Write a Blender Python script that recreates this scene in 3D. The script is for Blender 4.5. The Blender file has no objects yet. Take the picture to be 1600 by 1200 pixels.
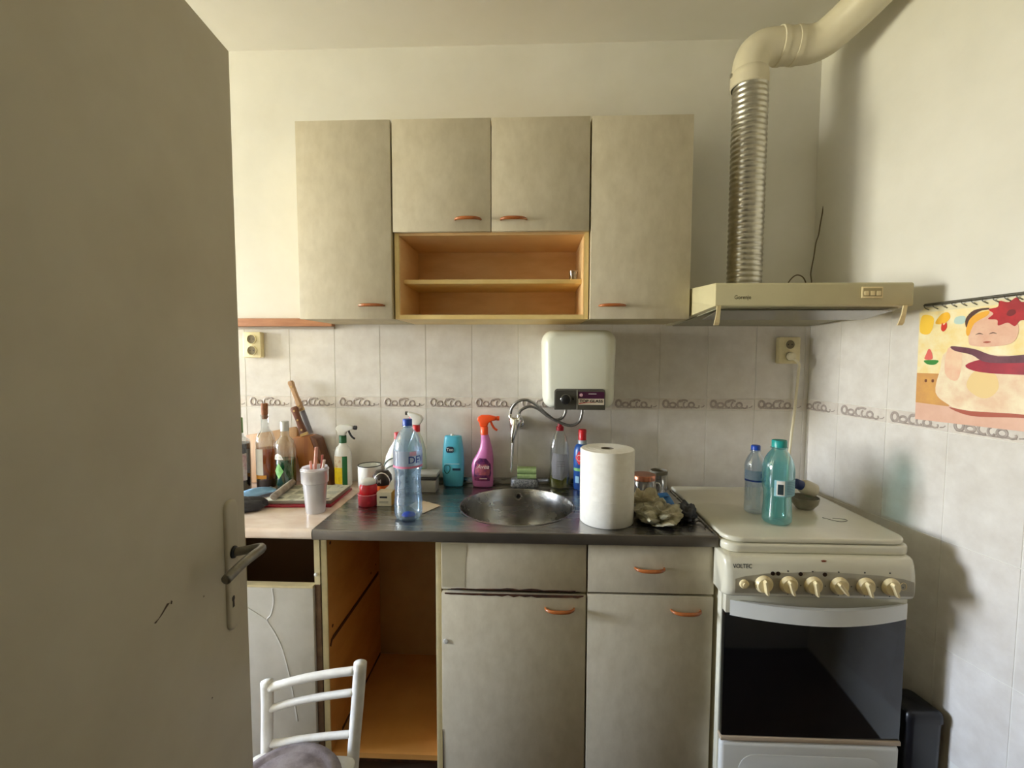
import bpy, bmesh, math, random
from mathutils import Vector, Matrix
random.seed(7)
PI = math.pi
sc = bpy.context.scene
COL = sc.collection

# ------------------------------------------------------------------ camera
CAM = Vector((0.0019, -1.9962, 1.4183))
yaw, pitch, roll = 0.0389, -0.0628, 0.0023
fw = Vector((-math.sin(yaw)*math.cos(pitch), math.cos(yaw)*math.cos(pitch), math.sin(pitch)))
rt = Vector((math.cos(yaw), math.sin(yaw), 0)); up = rt.cross(fw)
r2 = rt*math.cos(roll) + up*math.sin(roll); u2 = -rt*math.sin(roll) + up*math.cos(roll)
cd = bpy.data.cameras.new('camera'); cam = bpy.data.objects.new('camera', cd); COL.objects.link(cam)
cam.matrix_world = Matrix(((r2.x, u2.x, -fw.x, CAM.x), (r2.y, u2.y, -fw.y, CAM.y), (r2.z, u2.z, -fw.z, CAM.z), (0, 0, 0, 1)))
cd.sensor_width = 36.0; cd.lens = 725.84/1600*36.0; cd.clip_start = 0.02
sc.camera = cam

# ------------------------------------------------------------------ world: pale sky over sunlit ground
SKY_STRENGTH = 66.0
w = bpy.data.worlds.new('world'); sc.world = w; w.use_nodes = True
nt = w.node_tree; nt.nodes.clear()
wo = nt.nodes.new('ShaderNodeOutputWorld'); bg = nt.nodes.new('ShaderNodeBackground')
tc = nt.nodes.new('ShaderNodeTexCoord'); sx = nt.nodes.new('ShaderNodeSeparateXYZ'); cr = nt.nodes.new('ShaderNodeValToRGB')
mr = nt.nodes.new('ShaderNodeMapRange'); mr.inputs[1].default_value = -1; mr.inputs[2].default_value = 1
nt.links.new(tc.outputs['Generated'], sx.inputs[0]); nt.links.new(sx.outputs[2], mr.inputs[0])
nt.links.new(mr.outputs[0], cr.inputs[0]); nt.links.new(cr.outputs[0], bg.inputs[0]); nt.links.new(bg.outputs[0], wo.inputs[0])
e = cr.color_ramp.elements
e[0].position = 0.435; e[0].color = (0.43, 0.39, 0.25, 1)
e[1].position = 0.60; e[1].color = (0.66, 0.77, 1.0, 1)
em = e.new(0.515); em.color = (0.83, 0.80, 0.73, 1)
bg.inputs[1].default_value = SKY_STRENGTH

# light enters the kitchen through the window in the left wall: portal over the opening
WX = -5.5; WY0, WY1, WZ0, WZ1 = -1.86, -0.66, 0.95, 2.25
ld = bpy.data.lights.new('window_portal', 'AREA'); ld.shape = 'RECTANGLE'; ld.size = WY1-WY0; ld.size_y = WZ1-WZ0
ld.cycles.is_portal = True
lo = bpy.data.objects.new('window_portal', ld); COL.objects.link(lo)
lo.location = (WX-0.16, (WY0+WY1)/2, (WZ0+WZ1)/2); lo.rotation_euler = (PI/2, 0, -PI/2)

sc.view_settings.view_transform = 'Standard'; sc.view_settings.look = 'None'
sc.view_settings.gamma = 1.0; sc.view_settings.use_curve_mapping = False
sc.view_settings.exposure = 1.03
sc.cycles.use_denoising = True
sc.cycles.denoiser = 'OPENIMAGEDENOISE'
sc.cycles.max_bounces = 14; sc.cycles.diffuse_bounces = 8; sc.cycles.transparent_max_bounces = 24
sc.cycles.sample_clamp_indirect = 8.0
sc.cycles.caustics_reflective = False; sc.cycles.caustics_refractive = False

# ------------------------------------------------------------------ materials
MATS = {}
def srgb(r, g, b):
    f = lambda c: (c/255/12.92) if c/255 <= 0.04045 else ((c/255+0.055)/1.055)**2.4
    return (f(r), f(g), f(b), 1)
def M(name, c1, c2=None, scale=6.0, rough=0.5, metal=0.0, bump=0.0, bscale=None, detail=4.0, spec=0.5, coat=0.0,
      stretch=(1, 1, 1), trans=0.0, rmix=0.0, lo=0.35, hi=0.65, space='pos'):
    """procedural Principled material: two colours blended by noise, optional bump"""
    if name in MATS: return MATS[name]
    m = bpy.data.materials.new(name); m.use_nodes = True; MATS[name] = m
    n = m.node_tree.nodes; l = m.node_tree.links; b = n['Principled BSDF']
    b.inputs['Roughness'].default_value = rough; b.inputs['Metallic'].default_value = metal
    b.inputs['Specular IOR Level'].default_value = spec
    b.inputs['Coat Weight'].default_value = coat; b.inputs['Transmission Weight'].default_value = trans
    if c2 is None and bump == 0:
        b.inputs['Base Color'].default_value = c1; return m
    if space == 'pos':
        g = n.new('ShaderNodeNewGeometry'); src = g.outputs['Position']
    else:
        g = n.new('ShaderNodeTexCoord'); src = g.outputs['Object']
    mp = n.new('ShaderNodeMapping'); mp.inputs['Scale'].default_value = stretch; l.new(src, mp.inputs[0])
    nz = n.new('ShaderNodeTexNoise'); nz.inputs['Scale'].default_value = scale; nz.inputs['Detail'].default_value = detail
    nz.inputs['Roughness'].default_value = 0.6; l.new(mp.outputs[0], nz.inputs[0])
    r = n.new('ShaderNodeValToRGB'); r.color_ramp.elements[0].position = lo; r.color_ramp.elements[1].position = hi
    r.color_ramp.elements[0].color = c1; r.color_ramp.elements[1].color = c2 or c1
    l.new(nz.outputs[0], r.inputs[0]); l.new(r.outputs[0], b.inputs['Base Color'])
    if rmix:
        q = n.new('ShaderNodeMapRange'); q.inputs[3].default_value = rough-rmix; q.inputs[4].default_value = rough+rmix
        l.new(nz.outputs[0], q.inputs[0]); l.new(q.outputs[0], b.inputs['Roughness'])
    if bump:
        n2 = n.new('ShaderNodeTexNoise'); n2.inputs['Scale'].default_value = bscale or scale*8; n2.inputs['Detail'].default_value = 5
        l.new(mp.outputs[0], n2.inputs[0])
        bp = n.new('ShaderNodeBump'); bp.inputs['Strength'].default_value = bump; bp.inputs['Distance'].default_value = 0.002
        l.new(n2.outputs[0], bp.inputs['Height']); l.new(bp.outputs[0], b.inputs['Normal'])
    return m
def CLEAR(name, tint, gloss=0.12, body=0.0, bodycol=None, rough=0.04):
    """thin clear plastic / glass: tinted see-through wall with fresnel reflections"""
    if name in MATS: return MATS[name]
    m = bpy.data.materials.new(name); m.use_nodes = True; MATS[name] = m
    n = m.node_tree.nodes; l = m.node_tree.links; n.clear()
    out = n.new('ShaderNodeOutputMaterial'); tr = n.new('ShaderNodeBsdfTransparent'); tr.inputs[0].default_value = tint
    gl = n.new('ShaderNodeBsdfGlossy'); gl.inputs['Roughness'].default_value = rough
    lw = n.new('ShaderNodeLayerWeight'); lw.inputs[0].default_value = 0.35
    ma = n.new('ShaderNodeMath'); ma.operation = 'MULTIPLY_ADD'; ma.inputs[1].default_value = 0.55; ma.inputs[2].default_value = gloss*0.4
    mx = n.new('ShaderNodeMixShader'); l.new(lw.outputs['Facing'], ma.inputs[0]); l.new(ma.outputs[0], mx.inputs[0])
    base = tr.outputs[0]
    if body > 0:
        df = n.new('ShaderNodeBsdfDiffuse'); df.inputs[0].default_value = bodycol or tint
        tl = n.new('ShaderNodeBsdfTranslucent'); tl.inputs[0].default_value = bodycol or tint
        m1 = n.new('ShaderNodeMixShader'); m1.inputs[0].default_value = 0.5; l.new(df.outputs[0], m1.inputs[1]); l.new(tl.outputs[0], m1.inputs[2])
        m2 = n.new('ShaderNodeMixShader'); m2.inputs[0].default_value = body; l.new(tr.outputs[0], m2.inputs[1]); l.new(m1.outputs[0], m2.inputs[2])
        base = m2.outputs[0]
    l.new(base, mx.inputs[1]); l.new(gl.outputs[0], mx.inputs[2]); l.new(mx.outputs[0], out.inputs[0])
    return m

plaster = M('plaster', srgb(233, 231, 224), srgb(225, 223, 215), 3, 0.85, bump=0.15, bscale=60)
ceilm = M('ceiling_paint', srgb(230, 228, 222), srgb(224, 222, 214), 2, 0.9)
grout = M('grout', srgb(232, 228, 220), srgb(214, 209, 200), 20, 0.9)
tilem = M('tile_glaze', srgb(230, 226, 220), srgb(213, 207, 199), 14, 0.28, bump=0.12, bscale=40, detail=8, lo=0.3, hi=0.7)
borderm = M('border_glaze', srgb(224, 217, 208), srgb(210, 201, 192), 30, 0.3)
ornm = M('border_ornament', srgb(182, 170, 162), srgb(156, 144, 136), 60, 0.4)
laminate = M('laminate', srgb(214, 205, 183), srgb(199, 189, 165), 20, 0.45, bump=0.06, bscale=90, detail=10, stretch=(1.4, 1, 0.8), lo=0.3, hi=0.72)
laminate_low = laminate
edgem = M('edge_band', srgb(206, 192, 150), srgb(190, 176, 136), 15, 0.5)
carc = M('carcass_orange', srgb(242, 208, 156), srgb(230, 192, 136), 5, 0.45, stretch=(1, 1, 4))
carc_light = M('shelf_edge', srgb(240, 214, 150), srgb(230, 200, 132), 8, 0.45)
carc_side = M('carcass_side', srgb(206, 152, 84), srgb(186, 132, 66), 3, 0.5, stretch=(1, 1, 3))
backb = M('hardboard', srgb(186, 158, 112), srgb(170, 144, 100), 4, 0.7)
darkgap = M('dark_brown', srgb(58, 34, 20), srgb(90, 52, 26), 30, 0.8)
handm = M('handle_wood', srgb(180, 104, 52), srgb(156, 84, 38), 20, 0.25, coat=0.4)
brass = M('brass', srgb(205, 170, 110), None, rough=0.3, metal=0.9)
steel = M('sink_steel', (0.36, 0.35, 0.33, 1), (0.46, 0.45, 0.43, 1), 5, 0.27, metal=1.0, stretch=(0.6, 5, 5), rmix=0.06)
steel_edge = M('sink_lip', (0.20, 0.18, 0.16, 1), (0.24, 0.22, 0.20, 1), 8, 0.42, metal=0.9)
chrome = M('chrome', (0.75, 0.74, 0.72, 1), None, rough=0.12, metal=1.0)
marble = M('worktop_marble', srgb(236, 220, 206), srgb(222, 200, 182), 9, 0.22, stretch=(1, 2.2, 1), detail=9, coat=0.3)
enamel = M('stove_enamel', srgb(222, 218, 196), srgb(214, 209, 188), 4, 0.25, coat=0.2)
enamel_w = M('stove_white', srgb(228, 228, 222), None, rough=0.3)
panelgrey = M('panel_grey', srgb(178, 172, 154), srgb(168, 162, 144), 20, 0.4)
cream = M('cream_plastic', srgb(240, 224, 178), srgb(232, 214, 166), 30, 0.35)
ovenglass = M('oven_glass', srgb(10, 11, 14), None, rough=0.08, spec=0.6)
black = M('black_plastic', srgb(22, 22, 24), None, rough=0.4)
hoodm = M('hood_enamel', srgb(206, 198, 160), srgb(198, 189, 150), 5, 0.35)
hoodin = M('hood_mesh', srgb(168, 164, 140), srgb(156, 150, 128), 60, 0.5, metal=0.2)
alu = M('aluminium_duct', (0.62, 0.6, 0.54, 1), (0.5, 0.48, 0.43, 1), 30, 0.3, metal=1.0)
pvc = M('white_pvc', srgb(226, 218, 194), srgb(216, 208, 184), 6, 0.4)
doorm = M('door_paint', srgb(200, 193, 174), srgb(192, 184, 164), 5, 0.5, bump=0.05, bscale=30)
metal_d = M('handle_metal', (0.30, 0.29, 0.26, 1), (0.22, 0.21, 0.19, 1), 40, 0.4, metal=0.9)
whitem = M('white_gloss', srgb(238, 240, 234), None, rough=0.25)
whitep = M('white_plastic', srgb(236, 236, 232), srgb(228, 228, 224), 20, 0.4)
heaterm = M('heater_shell', srgb(232, 234, 222), srgb(226, 228, 214), 5, 0.3)
greyp = M('grey_plastic', srgb(92, 90, 84), srgb(84, 82, 76), 30, 0.4)
chairw = M('chair_paint', srgb(236, 236, 234), srgb(220, 218, 214), 18, 0.4)
floorm = M('floor_lino', srgb(92, 72, 56), srgb(76, 58, 44), 4, 0.5, stretch=(1, 6, 1))
red = M('red_plastic', srgb(200, 22, 34), None, rough=0.35)
blue = M('blue_plastic', srgb(30, 62, 150), None, rough=0.35)

# ------------------------------------------------------------------ mesh helpers
WORLD = False
ORG = {}
def org(p):
    return ORG.get(p.name, Vector((0, 0, 0))) if p else Vector((0, 0, 0))
def link(name, me, mat, parent=None):
    o = bpy.data.objects.new(name, me); COL.objects.link(o)
    if mat: me.materials.clear(); me.materials.append(mat)
    if parent:
        o.parent = parent; ORG[o.name] = org(parent)
    return o
def mesh(name, vs, fs, mat, parent=None, smooth=False):
    off = org(parent) if (WORLD and parent) else Vector((0, 0, 0))
    me = bpy.data.meshes.new(name)
    me.from_pydata([tuple(Vector(v)-off) for v in vs], [], fs)
    bm = bmesh.new(); bm.from_mesh(me); bmesh.ops.recalc_face_normals(bm, faces=bm.faces)
    bm.to_mesh(me); bm.free()
    if smooth: me.polygons.foreach_set('use_smooth', [True]*len(me.polygons))
    me.update()
    return link(name, me, mat, parent)
def T(name, label, cat, loc=(0, 0, 0), rotz=0, group=None):
    o = bpy.data.objects.new(name, None); COL.objects.link(o); o.empty_display_size = 0.03
    o.location = loc; o.rotation_euler = (0, 0, rotz); ORG[o.name] = Vector(loc)
    tag(o, label, cat, group); return o
def tag(o, label, cat, group=None):
    o['label'] = label; o['category'] = cat
    if group: o['group'] = group
    return o
def S(o, label=None):
    o['kind'] = 'structure'
    if label: o['label'] = label
    return o
def box(name, x0, x1, y0, y1, z0, z1, mat, parent=None, bev=0.0, seg=2):
    vs = [(x, y, z) for x in (x0, x1) for y in (y0, y1) for z in (z0, z1)]
    fs = [(0, 1, 3, 2), (4, 6, 7, 5), (0, 4, 5, 1), (2, 3, 7, 6), (0, 2, 6, 4), (1, 5, 7, 3)]
    o = mesh(name, vs, fs, mat, parent)
    if bev > 0: bevel(o, bev, seg)
    return o
def bevel(o, w, seg=2, ang=35):
    bm = bmesh.new(); bm.from_mesh(o.data)
    es = [e for e in bm.edges if len(e.link_faces) == 2 and e.calc_face_angle(0) > math.radians(ang)]
    bmesh.ops.bevel(bm, geom=es, offset=w, segments=seg, profile=0.5, affect='EDGES', clamp_overlap=True)
    for f in bm.faces: f.smooth = True
    bm.to_mesh(o.data); bm.free()
    try: o.data.set_sharp_from_angle(angle=math.radians(40))
    except Exception: pass
def lathe(name, prof, mat, parent=None, seg=28, loc=(0, 0, 0), sx=1.0, sy=1.0, cap=True, smooth=True, axis='z', sharp=45):
    vs = []; fs = []
    n = len(prof)
    for r, z in prof:
        for k in range(seg):
            a = 2*PI*k/seg
            p = (r*math.cos(a)*sx, r*math.sin(a)*sy, z)
            if axis == 'y': p = (p[0], -p[2], p[1])       # +z of the profile points to -y
            elif axis == 'x': p = (p[2], p[0], p[1])
            vs.append((p[0]+loc[0], p[1]+loc[1], p[2]+loc[2]))
    for i in range(n-1):
        for k in range(seg):
            fs.append((i*seg+k, i*seg+(k+1) % seg, (i+1)*seg+(k+1) % seg, (i+1)*seg+k))
    if cap:
        if prof[0][0] > 1e-5: fs.append(tuple(range(seg)))
        if prof[-1][0] > 1e-5: fs.append(tuple((n-1)*seg+k for k in range(seg)))
    o = mesh(name, vs, fs, mat, parent, smooth)
    bm = bmesh.new(); bm.from_mesh(o.data); bmesh.ops.remove_doubles(bm, verts=bm.verts, dist=1e-5); bm.to_mesh(o.data); bm.free()
    if smooth:
        try: o.data.set_sharp_from_angle(angle=math.radians(sharp))
        except Exception: pass
    return o
def spline(pts, n=8, closed=False):
    P = [Vector(p) for p in pts]; out = []
    m = len(P)
    rng = range(m) if closed else range(m-1)
    for i in rng:
        p1, p2 = P[i], P[(i+1) % m]
        p0 = P[i-1] if (i > 0 or closed) else p1*2-p2
        p3 = P[(i+2) % m] if (i+2 < m or closed) else p2*2-p1
        for k in range(n):
            t = k/n
            out.append(0.5*((2*p1)+(p2-p0)*t+(2*p0-5*p1+4*p2-p3)*t*t+(3*p1-p0-3*p2+p3)*t**3))
    if not closed: out.append(P[-1])
    return out
def tube(name, pts, r, mat, parent=None, seg=10, n=6, smoothpath=True, closed=False, flat=1.0, cap=True, rad=None):
    P = spline(pts, n, closed) if smoothpath else [Vector(p) for p in pts]
    vs = []; fs = []; m = len(P); nrm = None
    for i, p in enumerate(P):
        if closed: t = (P[(i+1) % m]-P[i-1]).normalized()
        else: t = (P[min(i+1, m-1)]-P[max(i-1, 0)]).normalized()
        if nrm is None:
            a = Vector((0, 0, 1)) if abs(t.z) < 0.9 else Vector((1, 0, 0))
            nrm = (a - t*a.dot(t)).normalized()
        else:
            nrm = (nrm - t*nrm.dot(t)).normalized()
        b = t.cross(nrm)
        rr = r if rad is None else rad(i/(m-1))
        for k in range(seg):
            a = 2*PI*k/seg
            vs.append(p + nrm*(math.cos(a)*rr*flat) + b*(math.sin(a)*rr))
    rows = m if closed else m-1
    for i in range(rows):
        j = (i+1) % m
        for k in range(seg):
            fs.append((i*seg+k, i*seg+(k+1) % seg, j*seg+(k+1) % seg, j*seg+k))
    if cap and not closed:
        fs.append(tuple(range(seg))); fs.append(tuple((m-1)*seg+k for k in range(seg)))
    return mesh(name, vs, fs, mat, parent, True)
def prism(name, outline, h0, h1, mat, parent=None, plane='xy', bev=0.0, seg=2, smooth=False):
    """extrude a closed 2-D outline; plane gives the outline axes, h along the third"""
    n = len(outline)
    def mk(a, b, h):
        return (a, b, h) if plane == 'xy' else ((a, h, b) if plane == 'xz' else (h, a, b))
    vs = [mk(a, b, h0) for a, b in outline]+[mk(a, b, h1) for a, b in outline]
    fs = [tuple(range(n)), tuple(range(n, 2*n))]+[(i, (i+1) % n, n+(i+1) % n, n+i) for i in range(n)]
    o = mesh(name, vs, fs, mat, parent)
    if bev: bevel(o, bev, seg)
    elif smooth:
        o.data.polygons.foreach_set('use_smooth', [True]*len(o.data.polygons))
        try: o.data.set_sharp_from_angle(angle=math.radians(40))
        except Exception: pass
    return o
def rrect(x0, x1, y0, y1, r, n=6):
    out = []
    rs = r if isinstance(r, (tuple, list)) else (r, r, r, r)   # corners: x1y1, x0y1, x0y0, x1y0
    for (cx, cy, a0, q) in ((x1, y1, 0, rs[0]), (x0, y1, 90, rs[1]), (x0, y0, 180, rs[2]), (x1, y0, 270, rs[3])):
        px = cx-q if cx == x1 else cx+q; py = cy-q if cy == y1 else cy+q
        for k in range(n+1):
            a = math.radians(a0+90*k/n); out.append((px+q*math.cos(a), py+q*math.sin(a)))
    return out
def loft(name, rings, mat, parent=None, cap=True, smooth=True, sharp=50):
    n = len(rings[0]); vs = [p for r in rings for p in r]; fs = []
    for i in range(len(rings)-1):
        for k in range(n):
            fs.append((i*n+k, i*n+(k+1) % n, (i+1)*n+(k+1) % n, (i+1)*n+k))
    if cap: fs.append(tuple(range(n))); fs.append(tuple((len(rings)-1)*n+k for k in range(n)))
    o = mesh(name, vs, fs, mat, parent, smooth)
    if smooth:
        try: o.data.set_sharp_from_angle(angle=math.radians(sharp))
        except Exception: pass
    return o
def text(name, s, size, loc, mat, parent=None, wrap=None, extrude=0.0004, italic=0.0, bold=0.0, width=None, basis=None):
    """flat print. Local text plane x-z facing -y at loc; wrap=(radius) bends it round a bottle axis through the parent origin"""
    cu = bpy.data.curves.new(name, 'FONT'); cu.body = s; cu.size = size; cu.align_x = 'CENTER'; cu.align_y = 'CENTER'
    cu.shear = italic; cu.offset = bold*size; cu.resolution_u = 3
    tmp = bpy.data.objects.new('tmp', cu); COL.objects.link(tmp)
    dg = bpy.context.evaluated_depsgraph_get()
    me = bpy.data.meshes.new_from_object(tmp.evaluated_get(dg)); bpy.data.objects.remove(tmp)
    vs = [v.co.copy() for v in me.vertices]; fs = [tuple(p.vertices) for p in me.polygons]
    if not vs: return None
    k = 1.0
    if width:
        w_ = max(v.x for v in vs)-min(v.x for v in vs); k = width/w_
    out = []
    for v in vs:
        x, z = v.x*k, v.y
        if wrap:
            a = x/wrap + loc[0]/wrap
            out.append((math.sin(a)*wrap, -math.cos(a)*wrap, loc[2]+z))
        elif basis:
            out.append(Vector(loc)+basis[0]*x+basis[1]*z)
        else:
            out.append((loc[0]+x, loc[1], loc[2]+z))
    bpy.data.meshes.remove(me)
    me = bpy.data.meshes.new(name)
    off = org(parent) if (WORLD and parent) else Vector((0, 0, 0))
    me.from_pydata([tuple(Vector(v)-off) for v in out], [], fs); me.update()
    return link(name, me, mat, parent)
def copy_tree(o, parent=None):
    c = o.copy(); COL.objects.link(c)
    if parent: c.parent = parent
    for ch in list(o.children): copy_tree(ch, c)
    return c

# ------------------------------------------------------------------ the room
WORLD = True
PHI = 0.1891; XR = 1.1717; CEIL = 2.695; YF = -1.93
SP, CP = math.sin(PHI), math.cos(PHI)
def wallpt(t, d, z):       # t along right wall from the corner, d out of the wall into the room
    return Vector((XR + t*SP - d*CP, -t*CP - d*SP, z))
XF = XR + (-YF/CP)*SP
S(box('floor', WX-0.2, 1.75, -3.3, 0.15, -0.06, 0.0, floorm), 'brown floor of the small kitchen')
S(box('ceiling', WX-0.2, 1.75, -3.3, 0.15, CEIL, CEIL+0.08, ceilm), 'off-white painted ceiling')
wb = S(box('wall_back', WX-0.2, 1.35, 0.0015, 0.15, 0, CEIL, plaster), 'plastered back wall with cream tiles behind the worktop')
# right wall, a prism slightly out of square with the back wall
q = [wallpt(-0.03, 0, 0), wallpt(2.3, 0, 0), wallpt(2.3, -0.12, 0), wallpt(-0.03, -0.12, 0)]
wr = S(prism('wall_right', [(p.x, p.y) for p in q], 0, CEIL, plaster, None, 'xy'), 'plastered right wall with cream tiles below')
# left wall with window opening
def wallhole(name, x0, x1, ya, yb, za, zb_, label):
    vs = []; fs = []
    def bx(y0, y1, z0, z1):
        b = len(vs)
        vs.extend([(x, y, z) for x in (x0, x1) for y in (y0, y1) for z in (z0, z1)])
        fs.extend([tuple(b+i for i in f) for f in ((0, 1, 3, 2), (4, 6, 7, 5), (0, 4, 5, 1), (2, 3, 7, 6), (0, 2, 6, 4), (1, 5, 7, 3))])
    bx(-3.3, ya, 0, CEIL); bx(yb, 0.0015, 0, CEIL); bx(ya, yb, 0, za); bx(ya, yb, zb_, CEIL)
    return S(mesh(name, vs, fs, plaster), label)
wallhole('wall_left', WX-0.2, WX, WY0, WY1, WZ0, WZ1, 'left wall with the window, outside the frame')
# front wall with the doorway the picture is taken through
vs = []; fs = []
def bx(x0, x1, y0, y1, z0, z1):
    b = len(vs)
    vs.extend([(x, y, z) for x in (x0, x1) for y in (y0, y1) for z in (z0, z1)])
    fs.extend([tuple(b+i for i in f) for f in ((0, 1, 3, 2), (4, 6, 7, 5), (0, 4, 5, 1), (2, 3, 7, 6), (0, 2, 6, 4), (1, 5, 7, 3))])
bx(WX, -0.55, YF-0.14, YF, 0, CEIL); bx(0.36, 1.70, YF-0.14, YF, 0, CEIL); bx(-0.55, 0.36, YF-0.14, YF, 2.06, CEIL)
S(mesh('wall_front', vs, fs, plaster), 'wall with the doorway behind the viewer')
S(box('wall_hall', WX, 1.75, -3.42, -3.3, 0, CEIL, plaster), 'hall wall behind the viewer')
S(box('wall_hall_side', 1.63, 1.75, -3.3, YF-0.15, 0, CEIL, plaster), 'side wall of the hall behind the viewer')
# window
wn = T('window_1', '', ''); del wn['label']; del wn['category']; S(wn, 'white casement window in the left wall')
ym = (WY0+WY1)/2
fx0, fx1 = WX-0.13, WX-0.07
box('window_frame', fx0, fx1, WY0, WY0+0.05, WZ0, WZ1, whitep, wn); box('window_frame', fx0, fx1, WY1-0.05, WY1, WZ0, WZ1, whitep, wn)
box('window_frame', fx0, fx1, WY0+0.05, WY1-0.05, WZ0, WZ0+0.05, whitep, wn); box('window_frame', fx0, fx1, WY0+0.05, WY1-0.05, WZ1-0.05, WZ1, whitep, wn)
box('mullion', fx0, fx1, ym-0.03, ym+0.03, WZ0+0.05, WZ1-0.05, whitep, wn)
pane = CLEAR('window_glass', (0.97, 0.98, 0.98, 1), gloss=0.05)
box('pane', fx0+0.025, fx0+0.03, WY0+0.05, ym-0.03, WZ0+0.05, WZ1-0.05, pane, wn)
box('pane', fx0+0.025, fx0+0.03, ym+0.03, WY1-0.05, WZ0+0.05, WZ1-0.05, pane, wn)
box('window_sill', WX-0.07, WX+0.10, WY0-0.05, WY1+0.05, WZ0-0.03, WZ0, whitep, wn)

# tiles
ZB = 1.1852                       # bottom of the decorative border
XJ = -0.0489
def tilemesh(name, w_, h_, d=0.0015, g=0.0009, b=0.0010):
    a0, a1, c0, c1 = g, w_-g, g, h_-g
    vs = [(a0, 0, c0), (a1, 0, c0), (a1, 0, c1), (a0, 0, c1), (a0+b, -d, c0+b), (a1-b, -d, c0+b), (a1-b, -d, c1-b), (a0+b, -d, c1-b)]
    fs = [(4, 5, 6, 7), (0, 1, 5, 4), (1, 2, 6, 5), (2, 3, 7, 6), (3, 0, 4, 7)]
    me = bpy.data.meshes.new(name); me.from_pydata(vs, [], fs); me.update(); return me
def ornament():
    vs = []; fs = []
    def tub(pts, r, seg=5, n=4, closed=False):
        P = spline([(p[0], 0, p[1]) for p in pts], n, closed); m = len(P); b = len(vs)
        for i, p in enumerate(P):
            t = ((P[(i+1) % m]-P[i-1]) if closed else (P[min(i+1, m-1)]-P[max(i-1, 0)])).normalized()
            s = Vector((t.z, 0, -t.x))
            for k in range(seg):
                a = PI*k/(seg-1)
                vs.append(p + s*(math.cos(a)*r) + Vector((0, -math.sin(a)*r*0.6, 0)))
        rows = m if closed else m-1
        for i in range(rows):
            j = (i+1) % m
            for k in range(seg-1): fs.append((b+i*seg+k, b+i*seg+k+1, b+j*seg+k+1, b+j*seg+k))
    def ring(cx, cz, rx, rz, r): tub([(cx+rx*math.cos(2*PI*k/8), cz+rz*math.sin(2*PI*k/8)) for k in range(8)], r, closed=True)
    def arc(cx, cz, rx, rz, a0, a1, r): tub([(cx+rx*math.cos(math.radians(a0+(a1-a0)*k/6)), cz+rz*math.sin(math.radians(a0+(a1-a0)*k/6))) for k in range(7)], r)
    ring(0.030, 0.026, 0.0115, 0.0145, 0.0046)
    ring(0.059, 0.021, 0.0125, 0.0095, 0.0040)
    arc(0.093, 0.025, 0.014, 0.015, 60, 300, 0.0042)
    arc(0.106, 0.034, 0.016, 0.008, 20, 190, 0.0040)
    arc(0.113, 0.022, 0.009, 0.012, 100, 330, 0.0034)
    ring(0.137, 0.021, 0.0115, 0.0110, 0.0040)
    arc(0.160, 0.016, 0.010, 0.007, 200, 400, 0.0030)
    tub([(0.022, 0.010), (0.07, 0.0085), (0.12, 0.0085), (0.172, 0.010)], 0.0020)
    tub([(0.176, 0.012), (0.186, 0.014), (0.192, 0.020)], 0.0018)
    me = bpy.data.meshes.new('ornament'); me.from_pydata([tuple(v) for v in vs], [], fs)
    me.polygons.foreach_set('use_smooth', [True]*len(me.polygons)); me.update(); me.materials.append(ornm); return me
TW, TH, BH = 0.2, 0.3333, 0.05
tm = tilemesh('tile', TW, TH); tm.materials.append(tilem)
bmh = tilemesh('border_tile', TW, BH, d=0.0020); bmh.materials.append(borderm)
om = ornament()
def put(name, me, parent, mat4):
    o = bpy.data.objects.new(name, me); COL.objects.link(o); o.parent = parent; o.matrix_local = mat4; return o
for k in range(-8, 6):
    x = XJ+TW*k
    for z in (ZB+BH, ZB-TH):
        put('tile', tm, wb, Matrix.Translation((x, 0.0015, z)))
    b = put('border_tile', bmh, wb, Matrix.Translation((x, 0.0015, ZB)))
    put('border_ornament', om, b, Matrix.Translation((0, -0.0020, 0)))
# right wall: local x along the wall toward the viewer
RM = Matrix(((SP, CP, 0, XR), (-CP, SP, 0, 0), (0, 0, 1, 0), (0, 0, 0, 1)))   # columns: along wall, into the wall, up
# a tile mesh faces -y(local): local -y must point into the room = -(CP,SP)
def rmat(t, z): return RM @ Matrix.Translation((t, 0.0, z))
for k in range(-1, 7):
    t = 0.153+TW*k
    if t < -0.01:
        continue
    for z in (ZB+BH, ZB-TH, ZB-2*TH, ZB-3*TH):
        put('tile', tm, wr, rmat(t, z))
    b = put('border_tile', bmh, wr, rmat(t, ZB)); put('border_ornament', om, b, Matrix.Translation((0, -0.0020, 0)))
# cut tiles in the corner
tcut = tilemesh('tile_cut', 0.150, TH); tcut.materials.append(tilem)
bcut = tilemesh('border_cut', 0.150, BH, d=0.0020); bcut.materials.append(borderm)
for z in (ZB+BH, ZB-TH, ZB-2*TH, ZB-3*TH): put('tile', tcut, wr, rmat(0.003, z))
b = put('border_tile', bcut, wr, rmat(0.003, ZB)); put('border_ornament', om, b, Matrix.Translation((-0.047, -0.0020, 0)) @ Matrix.Diagonal((0.95, 1, 1, 1)))
# cut column at the right end of the back wall
xc = XJ+TW*6
tcut2 = tilemesh('tile_cut_back', XR-xc-0.001, TH); tcut2.materials.append(tilem)
bcut2 = tilemesh('border_cut_back', XR-xc-0.001, BH, d=0.0020); bcut2.materials.append(borderm)
for z in (ZB+BH, ZB-TH): put('tile', tcut2, wb, Matrix.Translation((xc, 0.0015, z)))
put('border_tile', bcut2, wb, Matrix.Translation((xc, 0.0015, ZB)))
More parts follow.
